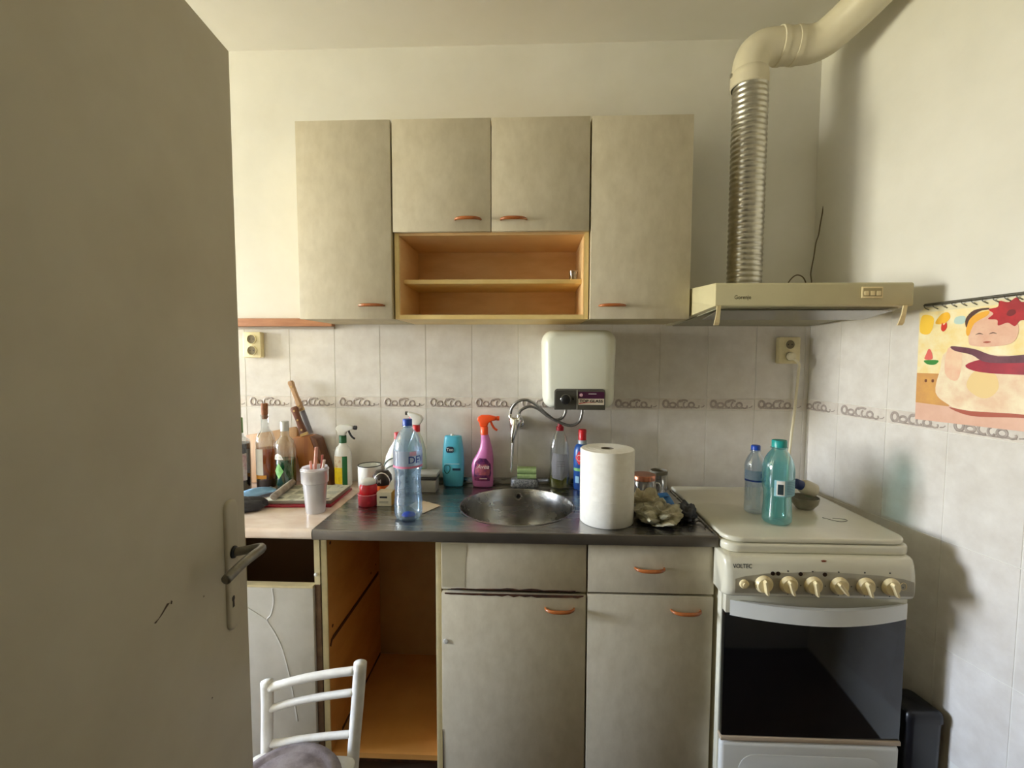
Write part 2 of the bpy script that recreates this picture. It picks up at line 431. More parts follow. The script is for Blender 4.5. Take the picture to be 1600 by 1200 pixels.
# wooden batten over the tiles
t1 = box('trim_1', -1.66, -0.845, -0.034, 0.002, 1.538, 1.572, M('batten_wood', srgb(196, 142, 108), srgb(180, 124, 92), 12, 0.5, stretch=(1, 8, 8)), None, 0.002)
S(t1, 'pinkish wooden batten on the wall above the tiles')
t2 = box('trim_2', -1.66, -0.845, -0.012, 0.0, 1.528, 1.5375, M('batten_grey', srgb(170, 160, 148)), None)
S(t2, 'thin grey strip under the wooden batten')

# ------------------------------------------------------------------ handles
def bow_handle(x, y, z, parent, L=0.092, d=0.026):
    pts = [(x-L/2, y, z), (x-L/2+0.006, y-d*0.55, z), (x-L/4, y-d*0.92, z), (x, y-d, z), (x+L/4, y-d*0.92, z), (x+L/2-0.006, y-d*0.55, z), (x+L/2, y, z)]
    return tube('handle', pts, 0.0052, handm, parent, seg=10, n=5, rad=lambda t: 0.0036+0.0026*math.sin(PI*t))
# ------------------------------------------------------------------ wall cabinets
ZT, ZL = 2.2457, 1.5476
def wall_cab(x0, x1, label, handle_x, handle_z):
    c = T('wall_cabinet', label, 'cabinet', ((x0+x1)/2, -0.15, ZL), group='wall cabinets above the worktop')
    box('side_panel', x0, x0+0.016, -0.298, -0.004, ZL, ZT, edgem, c); box('side_panel', x1-0.016, x1, -0.298, -0.004, ZL, ZT, edgem, c)
    box('bottom_panel', x0+0.0165, x1-0.0165, -0.298, -0.004, ZL, ZL+0.016, edgem, c)
    box('top_panel', x0+0.0165, x1-0.0165, -0.298, -0.004, ZT-0.016, ZT, edgem, c)
    box('back_panel', x0+0.0165, x1-0.0165, -0.008, -0.004, ZL+0.0165, ZT-0.0165, backb, c)
    d = box('door', x0+0.001, x1-0.001, -0.320, -0.300, ZL-0.001, ZT+0.001, laminate, c, 0.0015)
    bow_handle(handle_x, -0.320, handle_z, d)
    return c
wall_cab(-0.8402, -0.4972, 'tall beige wall cabinet nearest the door leaf, left of the open shelf', -0.572, 1.595)
wall_cab(0.2130, 0.5638, 'tall beige wall cabinet beside the range hood and duct', 0.292, 1.593)
x0, x1 = -0.4925, 0.2095
c = T('wall_cabinet', 'middle wall cabinet with two short doors over an open orange shelf', 'cabinet', ((x0+x1)/2, -0.15, ZL), group='wall cabinets above the worktop')
box('side_panel', x0, x0+0.016, -0.300, -0.004, ZL, ZT, carc_light, c); box('side_panel', x1-0.016, x1, -0.300, -0.004, ZL, ZT, carc_light, c)
box('side_lining', x0+0.0165, x0+0.019, -0.296, -0.012, ZL+0.017, 1.846, carc, c); box('side_lining', x1-0.019, x1-0.0165, -0.296, -0.012, ZL+0.017, 1.846, carc, c)
box('bottom_panel', x0+0.0165, x1-0.0165, -0.300, -0.004, ZL, ZL+0.016, carc_light, c)
box('top_panel', x0+0.0165, x1-0.0165, -0.298, -0.004, ZT-0.016, ZT, carc, c)
box('divider', x0+0.0165, x1-0.0165, -0.298, -0.012, 1.848, 1.864, carc, c)
box('shelf', x0+0.0195, x1-0.0195, -0.252, -0.012, 1.682, 1.698, carc_light, c, 0.001)
box('back_panel', x0+0.0165, x1-0.0165, -0.010, -0.004, ZL+0.0165, ZT-0.0165, carc, c)
d1 = box('door', x0+0.001, -0.1405, -0.320, -0.302, 1.856, ZT+0.001, laminate, c, 0.0015)
d2 = box('door', -0.1378, x1-0.002, -0.320, -0.302, 1.856, ZT+0.001, laminate, c, 0.0015)
bow_handle(-0.221, -0.320, 1.897, d1); bow_handle(-0.059, -0.320, 1.896, d2)

# ------------------------------------------------------------------ base cabinets
YD = -0.552
def box_unit(name, label, x0, x1, sidem, inm, backm, ztop=0.8235):
    c = T(name, label, 'cabinet', ((x0+x1)/2, -0.28, 0.0), group='base cabinets')
    a = box('side_panel', x0, x0+0.018, -0.530, -0.006, 0.0, ztop, sidem, c)
    b = box('side_panel', x1-0.018, x1, -0.530, -0.006, 0.0, ztop, sidem, c)
    box('bottom_panel', x0+0.0185, x1-0.0185, -0.530, -0.010, 0.058, 0.076, inm, c)
    box('back_panel', x0+0.0185, x1-0.0185, -0.010, -0.006, 0.0765, ztop-0.02, backm, c)
    box('plinth', x0+0.0185, x1-0.0185, -0.48, -0.465, 0.0, 0.0575, darkgap, c)
    return c, a, b
# unit with the torn white door, left of the sink
c, a, b = box_unit('base_cabinet', 'base cabinet with empty drawer slot and torn white door under the marbled worktop', -1.285, -0.6835, edgem, M('inside_brown', srgb(126, 84, 46), srgb(108, 70, 38), 6, 0.6), M('inside_dark', srgb(96, 66, 40), None, rough=0.7))
box('rail', -1.266, -0.702, -0.530, -0.512, 0.640, 0.656, edgem, c)
box('side_edge', -0.7015, -0.6835, -0.5415, -0.5305, 0.664, 0.8235, edgem, c)
box('side_edge', -0.7015, -0.6835, -0.5400, -0.5305, 0.0, 0.6635, M('brown_edge', srgb(92, 66, 46), srgb(116, 88, 62), 30, 0.7), c)  # lower edge strip coloured dark brown at the gap beside the door
foil = M('white_foil', srgb(206, 204, 199), srgb(192, 190, 184), 7, 0.45, bump=0.05, bscale=20)
d = box('door', -1.284, -0.703, YD, -0.534, 0.035, 0.655, foil, c, 0.002)
box('top_edge', -1.284, -0.704, YD+0.0005, -0.534, 0.6555, 0.662, edgem, d)
tube('foil_crease', [(-0.838, YD-0.0005, 0.652), (-0.834, YD-0.0005, 0.61), (-0.845, YD-0.0005, 0.565), (-0.858, YD-0.0005, 0.545), (-0.835, YD-0.0005, 0.505), (-0.812, YD-0.0005, 0.455), (-0.798, YD-0.0005, 0.40), (-0.782, YD-0.0005, 0.32), (-0.765, YD-0.0005, 0.2)], 0.0022, foil, d, seg=8)
tube('foil_crease', [(-0.985, YD-0.0005, 0.612), (-0.945, YD-0.0005, 0.598), (-0.905, YD-0.0005, 0.575), (-0.858, YD-0.0005, 0.545)], 0.0018, foil, d, seg=8)
lathe('door_knob', [(0.0, 0.0), (0.005, 0.001), (0.006, 0.006), (0.004, 0.010), (0.0, 0.011)], whitep, c, 12, (-0.694, -0.5418, 0.70), axis='y')
# open unit, orange inside
c, a, b = box_unit('base_cabinet', 'open base cabinet without a door, orange inside, under the drainer', -0.6815, -0.2835, carc_side, carc_side, M('inside_back', srgb(176, 140, 84), srgb(160, 124, 72), 4, 0.6))
box('edge_strip', -0.6815, -0.6620, -0.5365, -0.5305, 0.0, 0.8235, edgem, a, 0.001)
box('rail_stain', -0.6632, -0.6612, -0.50, -0.03, 0.452, 0.466, darkgap, a)
prism('rail_stain', [(-0.525, 0.445), (-0.515, 0.462), (-0.50, 0.465), (-0.50, 0.455), (-0.512, 0.449), (-0.518, 0.438)], -0.6632, -0.6614, darkgap, a, 'yz')
for yy, zz, r in ((-0.505, 0.79, 0.006), (-0.50, 0.50, 0.006), (-0.12, 0.50, 0.005), (-0.06, 0.51, 0.004)):
    lathe('screw_hole', [(r, 0.0), (r, 0.0006), (0.0, 0.0007)], darkgap, a, 10, (-0.6634, yy, zz), axis='x')
box('base_joint', -0.6632, -0.6615, -0.44, -0.02, 0.0765, 0.088, darkgap, a)  # dark strip along the joint with the bottom panel
box('edge_strip', -0.3020, -0.2840, -0.5365, -0.5305, 0.0, 0.8235, edgem, b, 0.001)
# sink cabinet
c, a, b = box_unit('base_cabinet', 'base cabinet under the round sink, with a damaged door edge and blank front', -0.2815, 0.1855, edgem, carc_side, backb)
dr = box('drawer_front', -0.2805, 0.1835, YD, -0.532, 0.664, 0.818, laminate_low, c, 0.002)
prism('tape_patch', [(-0.278, 0.672), (-0.205, 0.672), (-0.203, 0.76), (-0.198, 0.79), (-0.199, 0.815), (-0.278, 0.815)], YD-0.0010, YD-0.0003, M('tape_patch', srgb(208, 200, 176), srgb(198, 190, 164), 12, 0.5), dr, 'xz')
d = box('door', -0.2805, 0.1835, YD, -0.532, 0.035, 0.652, laminate_low, c, 0.002)
bow_handle(0.100, YD, 0.609, d)
chip = []
for i in range(25):
    x = -0.27+0.445*i/24
    h = 0.003+0.006*abs(math.sin(i*1.7))*(0.3+0.7*min(1, i/10))+0.003*random.random()
    chip.append((x, 0.6525-h))
prism('chipped_edge', chip+[(0.176, 0.6526), (-0.27, 0.6526)], YD-0.0012, YD-0.0002, darkgap, d, 'xz')
chip = []
for i in range(21):
    x = -0.25+0.40*i/20; h = 0.002+0.005*abs(math.sin(i*2.3))*(1 if 6 < i < 16 else 0.3); chip.append((x, 0.6645+h))
prism('chipped_edge', chip+[(0.15, 0.6643), (-0.25, 0.6643)], YD-0.0012, YD-0.0002, darkgap, dr, 'xz')
prism('chipped_corner', [(-0.2803, 0.035), (-0.2803, 0.19), (-0.2785, 0.18), (-0.2775, 0.10), (-0.2765, 0.035)], YD-0.0012, YD-0.0002, darkgap, d, 'xz')
lathe('peg', [(0.0, 0.0), (0.008, 0.0005), (0.008, 0.003), (0.0, 0.0042)], whitep, d, 12, (-0.268, YD-0.0002, 0.49), axis='y')
# right base cabinet
c, a, b = box_unit('base_cabinet', 'base cabinet with drawer and door beside the cooker', 0.1875, 0.5845, edgem, carc_side, backb)
dr = box('drawer_front', 0.1885, 0.5835, YD, -0.532, 0.664, 0.818, laminate_low, c, 0.002)
bow_handle(0.382, YD, 0.747, dr)
d = box('door', 0.1885, 0.5835, YD, -0.532, 0.035, 0.656, laminate_low, c, 0.002)
bow_handle(0.498, YD, 0.612, d)

# ------------------------------------------------------------------ worktop and sink
wt = prism('worktop', rrect(-0.575, -0.004, 0.826, 0.860, (0.001, 0.012, 0.012, 0.001)), -1.62, -0.6925, marble, None, 'yz', smooth=True)
tag(wt, 'pinkish marbled worktop left of the steel sink top', 'worktop')
SZ = 0.860; sx0, sx1, sy0, sy1 = -0.6905, 0.5845, -0.5693, -0.004
s = T('sink_top', 'stainless steel sink top with round bowl and drainer', 'sink', ((sx0+sx1)/2, -0.28, SZ))
BX, BY, BR = -0.045, -0.298, 0.212
N = 64; inner = []; outer = []
for k in range(N):
    a = 2*PI*k/N + PI/N; dx, dy = math.cos(a), math.sin(a)
    inner.append((BX+BR*dx, BY+BR*dy, SZ))
    tt = min((sx1-BX)/dx if dx > 0 else (sx0-BX)/dx, (sy1-BY)/dy if dy > 0 else (sy0-BY)/dy)
    outer.append([BX+tt*dx, BY+tt*dy, SZ])
for cx, cy in ((sx0, sy0), (sx1, sy0), (sx1, sy1), (sx0, sy1)):
    j = min(range(N), key=lambda i: (outer[i][0]-cx)**2+(outer[i][1]-cy)**2); outer[j] = [cx, cy, SZ]
vs = inner+[tuple(p) for p in outer]; fs = [(k, (k+1) % N, N+(k+1) % N, N+k) for k in range(N)]
vs += [(p[0], p[1], SZ-0.002) for p in inner]+[(p[0], p[1], SZ-0.002) for p in outer]
fs += [(2*N+k, 2*N+(k+1) % N, 3*N+(k+1) % N, 3*N+k) for k in range(N)] + [(N+k, N+(k+1) % N, 3*N+(k+1) % N, 3*N+k) for k in range(N)] + [(k, (k+1) % N, 2*N+(k+1) % N, 2*N+k) for k in range(N)]
mesh('drainer_sheet', vs, fs, steel, s)
prism('front_lip', rrect(-0.5735, -0.5665, 0.8265, 0.8610, 0.003, 3), sx0, sx1, steel_edge, s, 'yz', smooth=True)
box('upstand', sx0, sx1, -0.016, -0.0045, SZ+0.0002, SZ+0.026, steel, s, 0.003)
box('end_lip', sx1-0.006, sx1, -0.56, -0.0165, SZ+0.0002, SZ+0.004, steel, s, 0.001)
bowl = [(BR+0.006, 0.0012), (BR+0.002, 0.0022), (BR-0.003, 0.0008), (BR-0.006, -0.006), (BR-0.012, -0.06), (BR-0.016, -0.11), (BR-0.03, -0.14), (BR-0.07, -0.152), (0.04, -0.156), (0.036, -0.160), (0.0, -0.160)]
bo = lathe('bowl', bowl, steel, s, 64, (BX, BY, SZ), cap=False)
lathe('overflow', [(0.017, 0.0), (0.017, 0.003), (0.012, 0.004), (0.010, 0.0015), (0.0, 0.0015)], chrome, bo, 20, (BX, BY+BR-0.0075, SZ-0.03), axis='y')
lathe('overflow_hole', [(0.0085, 0.004), (0.0, 0.0042)], black, bo, 16, (BX, BY+BR-0.0075, SZ-0.03), axis='y', cap=False)
lathe('drain', [(0.038, -0.1585), (0.03, -0.157), (0.028, -0.1592), (0.0, -0.1592)], chrome, bo, 24, (BX, BY, SZ), cap=False)
for i in range(4):
    g = 0.030*i
    o2 = rrect(-0.672+g, -0.295-g*0.6, -0.53+g, -0.065-g, max(0.11-g, 0.03), 6)
    tube('drainer_rib', [(p[0], p[1], SZ-0.0018) for p in o2], 0.0023, steel, s, seg=6, smoothpath=False, closed=True)

# ------------------------------------------------------------------ cooker
st = T('cooker', 'cream freestanding gas cooker with dark oven glass, closed lid', 'cooker', (0.864, -0.33, 0.0))
kx0, kx1 = 0.594, 1.136
box('body', kx0+0.004, kx1-0.004, -0.575, -0.065, 0.03, 0.820, enamel, st, 0.004)
for fx in (kx0+0.04, kx1-0.04):
    for fy in (-0.54, -0.10):
        lathe('foot', [(0.018, 0.0), (0.018, 0.0295), (0.012, 0.0298)], black, st, 14, (fx, fy, 0.0))
# rim and lid
def slab(name, x0, x1, y0, y1, z0, z1, rf, rb, mat, parent, bev=0.006):
    return prism(name, rrect(x0, x1, y0, y1, (rb, rb, rf, rf), 8), z0, z1, mat, parent, 'xy', bev=bev, seg=3)
slab('hob_rim', kx0-0.004, kx1+0.006, -0.612, -0.06, 0.8255, 0.8540, 0.045, 0.01, enamel, st, 0.008)
slab('lid', kx0-0.002, kx1+0.002, -0.607, -0.055, 0.8560, 0.8720, 0.055, 0.012, enamel, st, 0.006)
# control panel, bulging
prof = [(-0.560, 0.706), (-0.628, 0.706), (-0.640, 0.709), (-0.6465, 0.716), (-0.649, 0.730), (-0.649, 0.752), (-0.6465, 0.780), (-0.641, 0.805), (-0.632, 0.822), (-0.620, 0.826), (-0.560, 0.826)]
px0, px1 = kx0-0.016, kx1-0.006
rings = []
for x, f in ((px0, 0.72), (px0+0.003, 0.86), (px0+0.010, 0.96), (px0+0.024, 1.0), (px1-0.030, 1.0), (px1-0.012, 0.96), (px1-0.003, 0.86), (px1, 0.70)):
    rings.append([(x, -0.56+(y+0.56)*f, 0.766+(z-0.766)*(0.93+0.07*f)) for y, z in prof])
cp = loft('control_panel', rings, enamel, st, sharp=60)
def py(z):
    for (y0, z0), (y1, z1) in zip(prof[1:], prof[2:]):
        if z0 <= z <= z1: return y0+(y1-y0)*(z-z0)/max(1e-6, z1-z0)
    return -0.64
def panel_patch(name, outline, mat, parent, off=0.0006):
    """thin print following the curve of the control panel, outline in x,z"""
    zs = sorted(set(round(z, 4) for _, z in outline)); lo_, hi_ = zs[0], zs[-1]; vs = []; fs = []
    nz = 8
    for i in range(nz+1):
        z = lo_+(hi_-lo_)*i/nz; xs = []
        for (xa, za), (xb, zb2) in zip(outline, outline[1:]+outline[:1]):
            if (za-z)*(zb2-z) <= 0 and abs(zb2-za) > 1e-9: xs.append(xa+(xb-xa)*(z-za)/(zb2-za))
        if not xs: xs = [outline[0][0], outline[0][0]+0.001]
        vs += [(min(xs), py(z)-off, z), (max(xs), py(z)-off, z)]
    for i in range(nz): fs.append((2*i, 2*i+1, 2*i+3, 2*i+2))
    return mesh(name, vs, fs, mat, parent, True)
ov = [(0.606, 0.7215), (0.606, 0.760)]
for k in range(17):
    t = k/16; ov.append((0.606+0.508*t, 0.766+0.024*math.sin(PI*t)**0.7))
ov += [(1.114, 0.760), (1.114, 0.7215)]
panel_patch('panel_print', ov, panelgrey, cp)
text('brand_lettering', 'VOLTEC', 0.019, (0.628, py(0.800)-0.0012, 0.800), black, cp, bold=0.012, width=0.055)
def knob(x, z, ang):
    y = py(z)-0.0008
    k = lathe('knob', [(0.026, 0.0), (0.026, 0.004), (0.0225, 0.008), (0.0205, 0.012), (0.0, 0.013)], cream, st, 28, (x, y, z), axis='y')
    bmv = []; L, wd, h = 0.027, 0.0055, 0.024
    ca, sa = math.cos(ang), math.sin(ang)
    def loc(a, b, hh): return (x+a*ca-b*sa, y-hh, z+a*sa+b*ca)
    ol = [(-0.016, -wd), (0.018, -wd), (0.025, -wd*0.5), (0.027, 0), (0.025, wd*0.5), (0.018, wd), (-0.016, wd), (-0.020, 0)]
    rr = [[loc(a, b, 0.0125) for a, b in ol], [loc(a*0.98, b*0.9, 0.020) for a, b in ol], [loc(a*0.9, b*0.6, h) for a, b in ol]]
    loft('grip', rr, cream, k, sharp=30)
    return k
for x, a in ((0.687, -80), (0.758, -72), (0.828, -80), (0.902, -52), (0.976, -72), (1.047, -68)): knob(x, 0.751, math.radians(a))
lathe('ignition_button', [(0.013, 0.0), (0.013, 0.005), (0.011, 0.007), (0.006, 0.0072), (0.0055, 0.011), (0.0, 0.0115)], cream, st, 20, (0.630, py(0.751)-0.0008, 0.751), axis='y')
for x in (0.7135, 0.729, 0.793, 0.862):
    lathe('indicator_lamp', [(0.0062, 0.0), (0.006, 0.0015), (0.0, 0.0025)], M('dark_lamp', srgb(48, 34, 26), None, rough=0.2), cp, 14, (x, py(0.782)-0.0006, 0.782), axis='y')
for x in (0.758, 0.828, 0.902, 0.976, 1.047):
    lathe('panel_mark', [(0.0026, 0.0), (0.0026, 0.0006), (0.0, 0.0007)], greyp, cp, 8, (x, py(0.789)-0.0004, 0.789), axis='y')
    lathe('panel_mark', [(0.002, 0.0), (0.002, 0.0006), (0.0, 0.0007)], greyp, cp, 8, (x+0.035, py(0.749)-0.0004, 0.749), axis='y')
    lathe('panel_mark', [(0.002, 0.0), (0.002, 0.0006), (0.0, 0.0007)], greyp, cp, 8, (x, py(0.7215)-0.0004, 0.7215), axis='y')
ring_pts = [(1.083+0.009*math.cos(2*PI*k/12), py(0.752)-0.0008, 0.752+0.011*math.sin(2*PI*k/12)) for k in range(12)]
tube('lamp_symbol', ring_pts, 0.0008, cream, cp, 6, 2, closed=True)
rust = M('rust_spot', srgb(140, 70, 40), srgb(110, 56, 34), 80, 0.8)
prism('rust_spot', [(0.856, 0.818), (0.864, 0.820), (0.872, 0.8185), (0.868, 0.815), (0.860, 0.8145)], -0.6375, -0.6345, rust, cp, 'xz')
# oven door
od = box('oven_door', kx0+0.006, kx1+0.002, -0.600, -0.577, 0.240, 0.6340, ovenglass, st, 0.003)
box('door_cap', kx0+0.007, kx1+0.001, -0.6005, -0.577, 0.6345, 0.7035, enamel, st, 0.002)
box('trim_strip', kx0+0.004, kx1+0.004, -0.603, -0.577, 0.226, 0.2395, M('beige_trim', srgb(196, 176, 150), None, rough=0.4), st, 0.002)
Lx0, Lx1 = kx0+0.020, kx1+0.001
outer = []; inner = []
for k in range(25):
    t = k/24; x = Lx0+(Lx1-Lx0)*t; outer.append((x, -0.6015-0.052*math.sin(PI*t)**0.9)); inner.append((x, -0.6012-0.036*max(0, math.sin(PI*t))**1.1))
prism('oven_handle', outer+inner[::-1], 0.628, 0.676, enamel_w, od, 'xy', smooth=True)
dw = box('drawer', kx0+0.004, kx1+0.002, -0.604, -0.577, 0.036, 0.222, enamel_w, st, 0.012, 3)
prism('drawer_recess', rrect(kx0+0.06, kx1-0.05, 0.05, 0.185, 0.05, 8), -0.6052, -0.6042, enamel_w, dw, 'xz', bev=0.001)
# bent wire mark on the lid
tube('lid_mark', [(0.99, -0.42, 0.8725), (1.02, -0.455, 0.8725), (1.05, -0.45, 0.8725), (1.055, -0.435, 0.8725), (1.02, -0.425, 0.8725)], 0.0009, greyp, st, 6, 5)

# ------------------------------------------------------------------ range hood
hx0, hx1 = 0.5720, 1.1640
hd = T('range_hood', 'cream range hood mounted over the cooker, duct rising from its top', 'range hood', (0.868, -0.26, 1.54))
prof = [(-0.004, 1.542), (-0.505, 1.569), (-0.525, 1.570), (-0.5265, 1.576), (-0.5265, 1.636), (-0.522, 1.641), (-0.30, 1.655), (-0.004, 1.660)]
rings = [[(x, y, z) for y, z in prof] for x in (hx0, hx1)]
hb = prism('hood_body', prof, hx0, hx1, hoodm, hd, 'yz', bev=0.0025)
pr_ = [(-0.030, 1.5385), (-0.495, 1.5645), (-0.495, 1.5675), (-0.030, 1.5415)]
prism('filter_grille', pr_, hx0+0.02, hx1-0.02, hoodin, hd, 'yz')
for i, xx in enumerate((hx0+0.012, hx1-0.022)):
    rr = []
    for y, z, hw in ((-0.5245, 1.571, 0.006), (-0.520, 1.545, 0.006), (-0.512, 1.520, 0.008), (-0.506, 1.512, 0.0075)):
        rr.append([(xx+a, y+b, z) for a, b in ((-hw, -0.002), (hw, -0.002), (hw, 0.002), (-hw, 0.002))])
    loft('visor_tab', rr, cream, hd, smooth=False)
pr2 = [(-0.498, 1.5600), (-0.36, 1.5415), (-0.36, 1.5395), (-0.499, 1.5580)]
prism('visor', pr2, hx0+0.022, hx1-0.034, CLEAR('visor_plastic', (0.80, 0.79, 0.72, 1), 0.3, 0.55, (0.45, 0.44, 0.38, 1), 0.25), hd, 'yz')
text('brand_lettering', 'Gorenje', 0.017, (0.654, -0.5275, 1.596), M('print_grey', srgb(92, 84, 62)), hb, bold=0.01, width=0.050)
sw = box('switch_plate', 1.008, 1.070, -0.5305, -0.5268, 1.593, 1.627, cream, hd, 0.001)
box('switch_slot', 1.0115, 1.0665, -0.5312, -0.5306, 1.598, 1.6225, M('switch_tan', srgb(176, 160, 118), None, rough=0.5), sw)
for i in range(3):
    box('switch', 1.014+0.0175*i, 1.028+0.0175*i, -0.5335, -0.5313, 1.6005, 1.614, cream, sw, 0.001)
box('duct_flange', 0.725, 0.885, -0.285, -0.115, 1.6565, 1.664, hoodm, hd, 0.002)

# ------------------------------------------------------------------ exhaust duct
du = T('exhaust_duct', 'corrugated aluminium exhaust duct with white elbow rising from the hood', 'duct', (0.805, -0.20, 1.665))
prof = []; z = 1.6645; i = 0
zt = 2.405
nrib = 38
for i in range(nrib):
    za = z+(zt-z)*i/nrib; zc = z+(zt-z)*(i+0.5)/nrib
    zr = (zt-z)/nrib; prof += [(0.0588, za), (0.0612, za+0.25*zr), (0.0613, za+0.50*zr), (0.0589, za+0.75*zr)]
prof.append((0.0562, zt))
lathe('corrugated_hose', prof, alu, du, 28, (0.802, -0.20, 0), cap=False, sharp=25)
lathe('collar', [(0.0612, 2.392), (0.0645, 2.395), (0.0650, 2.430), (0.0635, 2.448), (0.0590, 2.452)], pvc, du, 32, (0.798, -0.20, 0), cap=False)
tube('elbow', [(0.797, -0.20, 2.44), (0.799, -0.20, 2.475), (0.812, -0.20, 2.510), (0.838, -0.20, 2.530), (0.870, -0.20, 2.537), (0.905, -0.20, 2.538)], 0.060, pvc, du, 28, 6, cap=False)
for xx in (0.902, 0.955):
    lathe('joint_ring', [(0.0605, -0.010), (0.0645, -0.008), (0.0650, 0.008), (0.0605, 0.010)], pvc, du, 32, (xx, -0.20, 2.538), axis='x', cap=False)
tube('pipe', [(0.905, -0.20, 2.538), (0.96, -0.20, 2.539), (1.01, -0.203, 2.541), (1.050, -0.222, 2.551), (1.085, -0.262, 2.575), (1.115, -0.315, 2.600), (1.14, -0.38, 2.622), (1.17, -0.55, 2.626), (1.20, -0.75, 2.626), (1.24, -1.0, 2.626)], 0.062, pvc, du, 28, 6, cap=False)
box('clamp_screw', 0.728, 0.737, -0.206, -0.194, 2.432, 2.444, alu, du, 0.001)

# ------------------------------------------------------------------ water heater
wh = T('water_heater', 'white boxy water heater on the tiles over the sink', 'water heater', (0.19, -0.12, 1.21))
def heat_ring(y, f):
    out = []
    for a, b in rrect(0.047, 0.333, 1.212, 1.515, (0.045, 0.045, 0.03, 0.03), 8):
        taper = 1 - 0.10*max(0, (1.30-b)/0.09)**1.5*0.8
        cx, cz = 0.19, 1.363
        out.append((cx+(a-cx)*f*taper, y, cz+(b-cz)*(1-(1-f)*0.75)))
    return out
loft('shell', [heat_ring(-0.004, 0.93), heat_ring(-0.03, 0.99), heat_ring(-0.15, 1.0), heat_ring(-0.19, 0.985), heat_ring(-0.213, 0.945), heat_ring(-0.228, 0.88), heat_ring(-0.234, 0.78)], heaterm, wh, sharp=80)
cpn = prism('control_panel', rrect(0.094, 0.286, 1.2105, 1.290, (0.012, 0.012, 0.003, 0.003), 5), -0.2405, -0.19, greyp, wh, 'xz', bev=0.002)
prism('knob_recess', rrect(0.100, 0.176, 1.214, 1.284, 0.005, 3), -0.2415, -0.2406, M('grey_plastic_dark', srgb(70, 68, 62), None, rough=0.5), cpn, 'xz')
lathe('thermostat_knob', [(0.019, 0.0), (0.019, 0.003), (0.0175, 0.004), (0.016, 0.013), (0.013, 0.015), (0.0, 0.0155)], black, cpn, 26, (0.137, -0.2418, 1.250), axis='y')
tube('knob_ring', [(0.137+0.0185*math.cos(2*PI*k/16), -0.2432, 1.250+0.0185*math.sin(2*PI*k/16)) for k in range(16)], 0.0014, chrome, cpn, 6, 2, closed=True)
lathe('pilot_lamp', [(0.0045, 0.0), (0.004, 0.001), (0.0, 0.0015)], black, cpn, 12, (0.165, -0.2418, 1.252), axis='y')
box('divider_strip', 0.178, 0.1815, -0.2425, -0.2406, 1.2125, 1.286, M('strip_grey', srgb(150, 148, 138)), cpn, 0.0006)
bd = box('badge', 0.1845, 0.281, -0.2415, -0.2407, 1.254, 1.280, M('plum_badge', srgb(74, 26, 60), None, rough=0.35), cpn)
box('badge_white', 0.1845, 0.281, -0.2415, -0.2407, 1.2305, 1.2535, M('badge_cream', srgb(226, 214, 196), None, rough=0.4), cpn)
text('badge_lettering', 'TOP GLASS', 0.0145, (0.2325, -0.2420, 1.244), black, cpn, bold=0.03, width=0.088)
box('badge_line', 0.222, 0.252, -0.2420, -0.2417, 1.2705, 1.2730, whitep, cpn)
lathe('badge_logo', [(0.0065, 0.0), (0.006, 0.0006), (0.0, 0.0007)], M('logo_pink', srgb(214, 168, 178)), cpn, 14, (0.195, -0.2415, 1.267), axis='y')
prism('badge_swoosh', [(0.186, 1.236), (0.215, 1.240), (0.25, 1.2405), (0.25, 1.2392), (0.215, 1.2382), (0.186, 1.233)], -0.2420, -0.2416, red, cpn, 'xz')

# ------------------------------------------------------------------ tap
fa = T('tap', 'chrome wall tap with two braided hoses running to the water heater', 'tap', (-0.06, -0.03, 1.13))
lathe('rosette', [(0.030, 0.0), (0.030, 0.006), (0.024, 0.014), (0.014, 0.018), (0.014, 0.055), (0.0, 0.056)], chrome, fa, 28, (-0.050, -0.001, 1.128), axis='y')
rr = []
for zz, xa, xb, ya, yb in ((1.158, -0.085, -0.030, -0.085, -0.045), (1.148, -0.087, -0.028, -0.092, -0.04), (1.125, -0.084, -0.036, -0.090, -0.04), (1.10, -0.080, -0.048, -0.085, -0.048), (1.075, -0.077, -0.058, -0.078, -0.056), (1.062, -0.074, -0.062, -0.074, -0.060)):
    cx, cy = (xa+xb)/2, (ya+yb)/2
    rr.append([(cx+(xb-xa)/2*math.cos(2*PI*k/16), cy+(yb-ya)/2*math.sin(2*PI*k/16), zz) for k in range(16)])
loft('tap_body', rr, chrome, fa, sharp=60)
tube('lever', [(-0.060, -0.094, 1.155), (-0.062, -0.102, 1.12), (-0.068, -0.104, 1.085), (-0.072, -0.102, 1.058)], 0.008, chrome, fa, 12, 6, rad=lambda t: 0.007+0.005*math.sin(PI*t))
tube('spout', [(-0.068, -0.068, 1.066), (-0.070, -0.069, 1.03), (-0.073, -0.070, 0.985), (-0.076, -0.071, 0.945), (-0.077, -0.071, 0.925)], 0.006, chrome, fa, 12, 5, rad=lambda t: 0.0065-0.002*t)
hosem = M('braided_hose', (0.30, 0.29, 0.27, 1), (0.18, 0.17, 0.16, 1), 260, 0.35, metal=0.8)
lathe('hose_nut', [(0.008, 1.155), (0.008, 1.170), (0.006, 1.173)], chrome, fa, 12, (-0.080, -0.066, 0), cap=False)
lathe('hose_nut', [(0.008, 1.155), (0.008, 1.170), (0.006, 1.173)], chrome, fa, 12, (-0.045, -0.062, 0), cap=False)
tube('hose', [(-0.080, -0.066, 1.168), (-0.074, -0.070, 1.195), (-0.050, -0.078, 1.224), (-0.012, -0.082, 1.232), (0.028, -0.085, 1.212), (0.070, -0.09, 1.175), (0.110, -0.095, 1.148), (0.166, -0.10, 1.129), (0.202, -0.105, 1.146), (0.214, -0.105, 1.180), (0.215, -0.105, 1.207)], 0.0062, hosem, fa, 10, 6)
